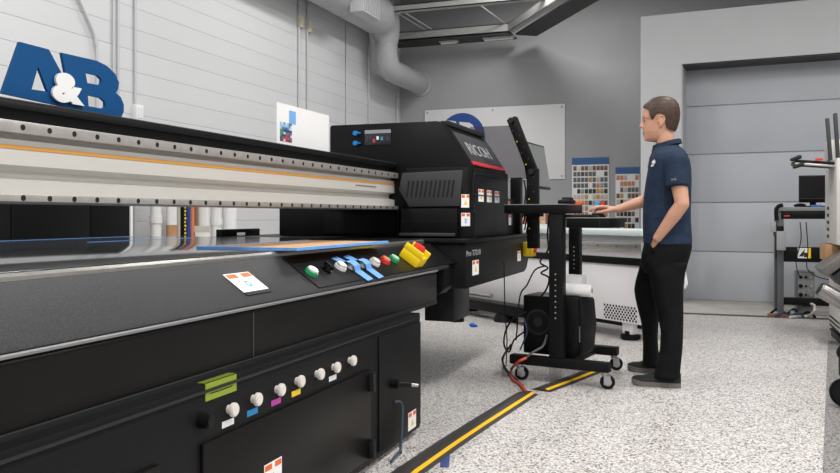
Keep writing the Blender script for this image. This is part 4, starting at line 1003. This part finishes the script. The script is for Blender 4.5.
cen = pp(662, 115) - W[ho]
nn = sum((p.normal.dot(p.center - cen) for p in ho.data.polygons))
md = ho.modifiers.new('s', 'SOLIDIFY'); md.thickness = .011; md.offset = 1 if nn > 0 else -1
m2_ = ho.modifiers.new('r', 'REMESH'); m2_.mode = 'VOXEL'; m2_.voxel_size = .0035
m3_ = ho.modifiers.new('m', 'SMOOTH'); m3_.iterations = 3
bpy.context.view_layer.update(); me = bpy.data.meshes.new_from_object(ho.evaluated_get(bpy.context.evaluated_depsgraph_get())); ho.modifiers.clear(); ho.data = me
me.polygons.foreach_set('use_smooth', [True] * len(me.polygons))
# eyes, eyebrows
for s in (-1, 1):
    b = MB(); c = pp(645.9, 120.6, s * .034); b.ball(c, .0105, n=14); b.i = 1; b.ball(c + Vector((-.0058, 0, 0)), .0078, n=10); b.build('eye', [mat('eye white', (176, 166, 158), .4), mat('dark iris', (40, 30, 26), .3)], PM)
    b = MB(); b.cap(pp(643.2, 116.8, s * .018), pp(645.0, 116.2, s * .042), .0055, .0055, 8); b.cap(pp(645.0, 116.2, s * .042), pp(646.8, 116.4, s * .052), .005, .003, 8); b.build('eyebrow', HAI, PM)
b = MB()
for s in (-1, 1):
    b.cap(pp(643.5, 132.6, s * .004), pp(645.4, 133.1, s * .024), .0062, .0035, 8); b.cap(pp(643.8, 134.5, s * .004), pp(645.6, 134, s * .022), .0066, .0035, 8)
b.build('lips', mat('lips', (168, 104, 92), .5), PM)
# shoes
def shoe(x_toe, x_heel, yc, pyb, w):
    L = x_heel - x_toe; rings, srs = [], []
    for f, wf, h in [(0, .35, .035), (.04, .62, .045), (.12, .85, .056), (.25, 1, .066), (.4, .96, .082), (.55, .86, .1), (.7, .78, .108), (.85, .78, .11), (.96, .66, .105), (1, .42, .085)]:
        x = x_toe + L * f; ww = w * wf; tk = .012 * max(0, (.25 - f) / .25)
        rings.append([Vector((x, yc + ww * math.copysign(abs(math.cos(t)) ** .7, math.cos(t)) * (1 if math.sin(t) < .4 else .78), .02 + tk + (h - .02) * max(0, math.sin(t)))) for t in [2 * math.pi * i / 20 for i in range(20)]])
        srs.append([Vector((x, yc + s * ww * 1.06, z)) for s, z in ((-1, tk * .9), (1, tk * .9), (1, .031 + tk), (-1, .031 + tk))])
    b = MB(); b.loft(rings); o = b.build('shoe', SHO, PM, ang=60)
    b = MB(); b.loft(srs); b.build('sole', SOL, o)
    b = MB()
    for k in range(4):
        f = .36 + k * .075; x = x_toe + L * f; z = .085 + k * .009; b.cap((x, yc - w * .42, z - .008), (x + .004, yc + w * .42, z - .008), .004, .004, 8)
    b.build('laces', CHA, o)
a, c = atZ(630.5, 387, .0), atZ(681, 387.5, 0)
shoe(a.x, c.x, (a.y + c.y) / 2 + .04, 389, .05)
a, c = atZ(626.8, 372, 0), atZ(660, 373, 0)
shoe(a.x, a.x + .3, (a.y + c.y) / 2 + .04, 374, .05)
for f_, x_ in ((F3, 0), (N3, 0)):
    MB().cap((f_.x, f_.y, .2), (f_.x - .004, f_.y, .085), .046, .045, 18).build('sock', TRO, PM)
# marks on the shirt: white chest emblem and small grey sleeve emblem, laid on the cloth
bpy.context.view_layer.update()
bm_ = bmesh.new(); bm_.from_mesh(sh_o.data); bmesh.ops.transform(bm_, matrix=Matrix.Translation(W[sh_o]), verts=bm_.verts); bvh = BVHTree.FromBMesh(bm_); bm_.free()
def patch(name, shapes, m):
    """shapes: pixel outlines projected onto the shirt cloth"""
    b = MB()
    for pl in shapes:
        vs = []
        for q in pl:
            h = bvh.ray_cast(CAM, ray(*q).normalized())
            if h[0] is None: vs = []; break
            vs.append((h[0] + h[1] * .0012, h[0] + h[1] * .003))
        if vs: b.loft([[v[0] for v in vs], [v[1] for v in vs]])
    if b.bm.verts: return b.build(name, m, sh_o)
patch('chest_emblem', [[(652.4, 161.4), (654.8, 159.4), (654.6, 162.2), (652.2, 164)], [(653.6, 161.4), (655.6, 160.6), (655.4, 163.2), (653.4, 164)], [(651.4, 165.2), (654.2, 163.9), (653.8, 166), (651.2, 166.8)]], WHT)
patch('sleeve_emblem', [[(671.4, 178.6), (673.4, 178.4), (673.4, 180.6), (671.4, 180.8)], [(674, 178.4), (676.4, 178.2), (676.4, 180.4), (674, 180.6)]], mat('tan thread', (96, 96, 92), .6))
# mouse under the right hand
mp = pp(597.5, 210.5, yk)
t = thing('computer_mouse', (mp.x, YP + yk, zl), 'black computer mouse under the man\'s right hand on the lower shelf', 'mouse')
b = MB(); b.ball((mp.x, YP + yk, zl + .0005), .05, (1.1, .62, .6), n=20); 
for v in b.bm.verts: v.co.z = max(v.co.z, zl + .0005)
b.build('shell', RUB, t); b = MB(); b.cyl((mp.x - .03, YP + yk - .005, zl + .021), (mp.x - .03, YP + yk + .005, zl + .021), .009, n=14); b.build('scroll_wheel', GRY, t)
# white rag hanging from the back pocket
q = [(682, 269), (685.6, 272), (687.8, 284), (685, 290), (682, 286)]
b = MB().prism([(pp(*v).x, pp(*v).z) for v in q], 'y', YP + .015, YP + .05, .004)
tag(b.build('rag', PAP), 'white rag hanging out of the man\'s back pocket', 'cloth')
# ================================================================ bench in front of the garage door
YT = 9.3
def b9(px, py, y=YT): return atY(px, py, y)
e0, e1 = b9(778, 210), b9(838, 210)
BX0, BX1 = e0.x, 1.75
BT = thing('test_bench', ((BX0 + BX1) / 2, YT + .3, 0), 'grey steel bench with drawer and lower rail before the garage door', 'bench')
BG = mat('bench grey', (84, 87, 90), .45)
zt = b9(790, 207).z
BT_TOP = MB().box(BX0, BX1, YT, YT + .6, b9(790, 211).z, zt, .004).build('worktop', mat('bench top', (120, 122, 124), .4), BT)
MB().box(BX0 + .03, BX1, YT + .01, YT + .55, b9(790, 219).z, b9(790, 211.2).z, .004).build('drawer', BLK2, BT)
MB().box(b9(784, 215).x, b9(790, 215).x, YT + .006, YT + .01, b9(790, 216.5).z, b9(790, 215.3).z).build('red_badge', RED, BT)
lw = b9(785, 240).x - b9(779, 240).x
for x, y in ((BX0 + .0, YT + .02), (BX0, YT + .5), (BX1 - lw, YT + .02), (BX1 - lw, YT + .5)):
    MB().box(x, x + lw, y, y + .07, .0, b9(790, 211.5).z, .006).build('leg', BG, BT)
MB().box(BX0 + lw, BX1 - lw, YT + .03, YT + .07, b9(790, 262).z, b9(790, 247).z, .004).build('lower_rail', BLK2, BT)
MB().box(BX0 + lw, BX1 - lw, YT + .1, YT + .14, .12, .2, .004).build('foot_rail', BLK2, BT)
MB().tube([b9(777, 220), b9(776, 212), b9(778, 206.5), b9(783, 205)], .02, n=10).build('corner_guard', BLK2, BT)
a, c = b9(798, 248), b9(809, 258.5)
b = MB().box(a.x, c.x, YT + .026, YT + .03, c.z, a.z); b.i = 1; b.box(a.x + .1, a.x + .125, YT + .024, YT + .026, c.z, a.z); b.i = 2
b.prism([(a.x + .01, c.z + .02), (a.x + .07, c.z + .1), (a.x + .055, c.z + .02)], 'y', YT + .024, YT + .026); b.box(a.x + .06, a.x + .09, YT + .024, YT + .026, c.z + .01, c.z + .06)
b.build('caution_label', [PAP, YEL, SW[0]], BT)
# monitor on the bench
a, c = b9(799, 175.5, YT + .25), b9(828, 202.5, YT + .25)
T = thing('bench_monitor', ((a.x + c.x) / 2, YT + .27, zt), 'black flat monitor standing on the grey bench by the garage door', 'monitor')
MB().box(a.x, c.x, YT + .25, YT + .29, c.z, a.z, .006).build('casing', BLK2, T)
MB().box(a.x + .012, c.x - .012, YT + .247, YT + .25, c.z + .055, a.z - .012).build('screen', mat('off screen', (20, 20, 22), .2), T)
MB().box(a.x, c.x, YT + .248, YT + .25, c.z + .042, c.z + .048).build('bezel_line', GRY, T)
xm = (a.x + c.x) / 2; MB().box(xm - .03, xm + .03, YT + .27, YT + .31, zt + .012, c.z + .05, .004).build('neck', BLK2, T); MB().box(xm - .12, xm + .12, YT + .2, YT + .38, zt + .0005, zt + .014, .005).build('foot', BLK2, T)
p = b9(800.5, 205.5, YT + .1); b = MB(); b.ball((p.x, YT + .1, zt + .0205), .05, (1.1, 1, .4), n=14); b.ball((p.x - .04, YT + .08, zt + .0155), .03, (1, 1, .5), n=10); tag(b.build('hand_scanner', RUB), 'small black rounded gadget left on the bench under the monitor', 'device')
a, c = b9(811, 205, YT + .08), b9(822, 207, YT + .08); tag(MB().box(a.x, c.x, YT + .06, YT + .16, zt + .0005, zt + .022, .004).build('blue_notebook', mat('blue book', (42, 96, 168), .5)), 'flat blue booklet on the bench edge below the monitor', 'book')
# clamp and white gadgets hanging on the bench's left post
T = thing('tool_holder', (b9(774, 240).x, YT, b9(774, 240).z), 'grey and white tool holder clamped to the left post of the bench', 'holder')
def bb(name, px0, px1, py0, py1, y0, y1, m, bev=.006):
    a, c = b9(px0, py0), b9(px1, py1); return MB().box(a.x, c.x, y0, y1, c.z, a.z, bev).build(name, m, T)
bb('clamp', 776, 783.5, 226, 233, YT - .06, YT - .0005, BLK2); bb('tray', 776, 785, 231, 250, YT - .1, YT - .01, mat('pale grey plastic', (150, 152, 154), .5)); bb('grip', 770.5, 775.5, 221.5, 232, YT - .08, YT - .02, MATS['pale grey plastic']); bb('arm', 773, 777, 230, 236, YT - .07, YT - .03, GRY)
a, c = b9(775.5, 236), b9(778, 258); MB().cap((a.x + .01, YT - .05, a.z), (a.x + .0, YT - .05, c.z), .016, .01).build('probe', CHA, T)
a = b9(777.5, 244); MB().box(a.x - .012, a.x + .012, YT - .075, YT - .045, a.z - .02, a.z + .02, .004).build('red_tab', RED, T)
# instrument on the floor under the bench
a, c = b9(797.5, 272, YT + .16), b9(815, 314, YT + .16)
T = thing('power_supply', ((a.x + c.x) / 2, YT + .3, 0), 'steel instrument box with sockets and knobs under the bench', 'device')
MB().box(a.x, c.x, YT + .2, YT + .5, 0, a.z, .006).build('case', mat('instrument case', (104, 106, 108), .4, .4), T)
MB().box(a.x + .008, c.x - .008, YT + .194, YT + .2, .03, a.z - .012, .002).build('front_plate', mat('instrument face', (128, 130, 130), .45, .3), T)
rr = random.Random(9); w = c.x - a.x
for k in range(9):
    x = a.x + w * (.2 + .3 * (k % 3)); z = a.z * (.88 - .2 * (k // 3)); r = .012 + .01 * rr.random(); MB().cyl((x, YT + .194, z), (x, YT + .18, z), r, n=14).build('socket', [BLK2, CHA, ALU][k % 3], T)
MB().box(a.x + w * .25, a.x + w * .8, YT + .185, YT + .194, .1, .17, .003).build('terminal_strip', GRY, T)
# cables on the floor in front of the bench
def fz(px, py, z=.01): return atZ(px, py, z)
ct = [('grey cable coil drooping beside the instrument box', mat('pale cable', (190, 186, 178), .5), .014, [b9(806, 303, YT + .15), b9(814, 305, YT + .05), fz(814, 311, .1), fz(808, 316, .02), fz(797, 316.5, .02), fz(790, 317, .02)]),
      ('black cable tangle lying at the foot of the bench', RUB, .012, [fz(771, 313, .02), fz(778, 309, .05), fz(786, 314, .03), fz(794, 309, .06), fz(800, 315, .02), fz(808, 312, .05), fz(815, 317, .02)]),
      ('dark blue cable in the tangle at the foot of the bench', MATS['dark blue cable'], .012, [fz(775, 316, .02), fz(784, 312, .06), fz(790, 316, .02), fz(798, 313, .06), fz(804, 317, .02)])]
for lb, m, r, pts in ct: cable(pts, r, m, lb, 'bench_cable', 'cable')
cable([b9(800, 222, YT - .02), b9(801, 240, YT - .02), b9(796, 262, YT - .02), b9(800, 278, YT + .1)], .005, RUB, 'thin black cable hanging from the bench drawer to the instrument', 'bench_cable')
cable([b9(806, 222, YT - .02), b9(808, 250, YT - .03), b9(807, 268, YT - .03), b9(818, 277, YT - .05), b9(832, 280, YT - .05)], .005, RUB, 'thin black cable sweeping from the bench drawer to the right', 'bench_cable')
p = fz(791, 315, 0); tag(MB().ball((p.x, p.y - .1, .03), .03, n=12).build('valve_ball', mat('dull teal', (110, 150, 146), .4)), 'small greenish metal ball valve among the bench cables', 'valve')
p = fz(782, 317, 0); b = MB().box(p.x - .14, p.x + .14, p.y - .06, p.y + .05, .0005, .03, .004); tag(b.build('wood_block', mat('reddish wood', (126, 76, 56), .6)), 'short reddish plank lying at the bench foot', 'plank')
# ================================================================ pale machine at the right edge
YR = 7.3
def r7(px, py, y=YR): return atY(px, py, y)
RM = thing('finishing_machine', (r7(850, 300).x, YR + .4, 0), 'pale grey machine with feed rollers cut by the right edge', 'machine')
MG = mat('pale machine grey', (196, 194, 190), .45); RX1 = r7(827, 300).x + 1.1
def rb(name, px0, px1, py0, py1, y0, y1, m, bev=.01):
    a = r7(px0, py0, y0); a.x = r7(px0, py0, y1).x; c = r7(px1, py1, y0); x1 = c.x; return MB().box(a.x, x1, y0, y1, c.z, a.z, bev).build(name, m, RM)
up = rb('upper_housing', 825, 905, 158, 246, YR, YR + .7, MG)
MB().box(r7(825, 200, YR + .7).x + .03, RX1, YR - .01, YR, r7(840, 242).z, r7(840, 178).z, .004).build('front_window', CHA, RM)
for k in range(5):
    a = r7(828.5, 208 + k * 7, YR + .5); xf = r7(825, 200, YR + .7).x; MB().box(xf - .008, xf, YR + .44, YR + .52, a.z - .015, a.z + .012, .002).build('button', GRY, up)
lo = rb('lower_housing', 829, 905, 262, 338, YR + .05, YR + .75, MG)
for k in range(4):
    a = r7(829.5, 318 + k * 4.4, YR + .5); xf = r7(829, 300, YR + .75).x; MB().box(xf - .003, xf + .001, YR + .12, YR + .7, a.z - .008, a.z + .008).build('vent_slot', HOL, lo)
MB().box(r7(831, 300, YR + .7).x, RX1, YR + .1, YR + .7, .0, r7(840, 337, YR + .1).z, .004).build('plinth', BLK2, RM)
a = r7(828, 246); MB().box(a.x + .02, RX1, YR + .3, YR + .7, r7(840, 263, YR).z, a.z, .004).build('neck_panel', CRD, RM)
for (p0, p1, nm, m, wd) in (((823, 272), (845, 256), 'feed_tray', mat('steel tray', (120, 116, 112), .35, .6), .05),):
    a, c = r7(*p0, YR - .15), r7(*p1, YR - .15); d = (c - a); b = MB(frame(a, d, y=(0, 1, 0))); b.box(0, d.length + .3, 0, .5, -.05, .02, .006); b.build(nm, m, RM)
    a, c = r7(833, 276, YR - .12), r7(852, 262, YR - .12); d = c - a; b = MB(frame(a, d, y=(0, 1, 0))); b.box(0, d.length + .3, 0, .5, -.12, -.0, .006); b.build(nm, GRY, RM)
a, c = r7(820, 289, YR - .2), r7(856, 309, YR - .2); d = (c - a)
b = MB(); b.cyl(a, c, .065, n=28, bev=.008); rlr = b.build('steel_roller', mat('steel roller', (150, 148, 146), .22, .85), RM); MB().cyl(a - d.normalized() * .012, a, .05, n=24).build('end_cap', CHA, rlr)
a, c = r7(795, 161, YR + .1), r7(842, 164, YR + .1)
b = MB(frame(a, c - a, y=(0, 1, 0))); b.box(0, (c - a).length + .3, 0, .35, -.022, .014, .005); tr2 = b.build('infeed_arm', BLK2, RM)
b = MB(frame(a, c - a, y=(0, 1, 0))); b.box(0, (c - a).length + .2, -.004, 0, -.03, -.012, .001); b.build('arm_rail', ALU, tr2)
o = r7(818, 160, YR + .09); MB().box(o.x - .02, o.x + .035, YR + .08, YR + .1, o.z - .005, o.z + .014).build('red_tab', RED, tr2)
for q in ((793, 158.5), (795.5, 166)):
    o = r7(*q, YR + .1); MB().cap(o + Vector((-.01, 0, -.01)), o + Vector((.05, .0, .012)), .014, .018).build('latch', CHA, tr2)
for (x0, y0, x1, y1) in ((831, 160, 827.5, 118), (838.5, 158, 835.5, 113)):
    a, c = r7(x0, y0, YR + .15), r7(x1, y1, YR + .15); d = c - a; b = MB(frame(a, d, y=(0, 1, 0))); b.box(0, d.length, 0, .05, -.014, .014, .004); b.build('guide_post', GRY, RM)
MB().box(r7(834, 130).x, RX1, YR + .35, YR + .6, r7(834, 158).z, r7(834, 136).z, .01).build('top_cover', MG, RM)
# dark mat on the floor below the machine, and the caster standing on it
pts = [atZ(828, 341, 0), atZ(822.5, 480, 0)]
d = (pts[1] - pts[0]).normalized(); s_ = Vector((-d.y, d.x, 0)); s_ = s_ if s_.x > 0 else -s_
a, c = pts[0] - d * .0, pts[1] + d * .8
MT = flake('speckled mat', .62, .5)
b = MB().loft([[Vector((p.x, p.y, z)) for p in (a, c, c + s_ * 1.3, a + s_ * 1.3)] for z in (.0005, .006)])
tag(b.build('floor_mat', MT), 'grey speckled floor mat at the bottom right edge', 'mat')
p = atZ(845, 407, .007)
T = thing('stool_caster_base', (p.x, p.y, .007), 'black rounded wheel and bracket standing on the grey mat at the right edge', 'wheel')
MB().cyl((p.x, p.y - .025, .087), (p.x, p.y + .025, .087), .08, n=26, bev=.015).build('wheel', RUB, T)
b = MB(); b.box(p.x - .03, p.x + .12, p.y - .05, p.y + .05, .16, .32, .03, 3); b.ball((p.x + .03, p.y, .31), .075, (1, .8, .8)); b.build('bracket', RUB, T)
# ================================================================ light
for x, y, pw in [(-3.1, .5, 62), (-3.1, 4.2, 62), (-3.1, 8.0, 46), (.5, -1.2, 70), (.5, 2.4, 75), (.7, 5.9, 62), (3.7, -1.2, 70), (3.7, 2.4, 75), (3.7, 6.0, 60), (-2.3, 10.9, 46)]:  # last lamp is added out of view to brighten the back wall
    lamp(x, y, 4.75, .35, 1.5, pw, 'lamp')
w = bpy.data.worlds.new('world'); SC.world = w; w.use_nodes = True
w.node_tree.nodes['Background'].inputs['Color'].default_value = (.6, .62, .65, 1); w.node_tree.nodes['Background'].inputs['Strength'].default_value = .15
for o in [o for o in SC.objects if o.name.startswith('ceiling_light') and o.type == 'EMPTY']:
    x, y = o.location.x, o.location.y
    col = 'left row over the printer' if x < -2 else ('middle row' if x < 2 else 'right row')
    rowy = 'first from the camera end' if y < 1.6 else ('second from the camera end' if y < 5 else 'third from the camera end')
    if y > 10: rowy = 'unseen, added to brighten the back wall'
    o['label'] = 'hanging strip lamp, %s, %s' % (col, rowy)
SC.view_settings.view_transform = 'Standard'; SC.view_settings.look = 'None'; SC.view_settings.gamma = 1; SC.view_settings.use_curve_mapping = False
SC.view_settings.exposure = 0.72
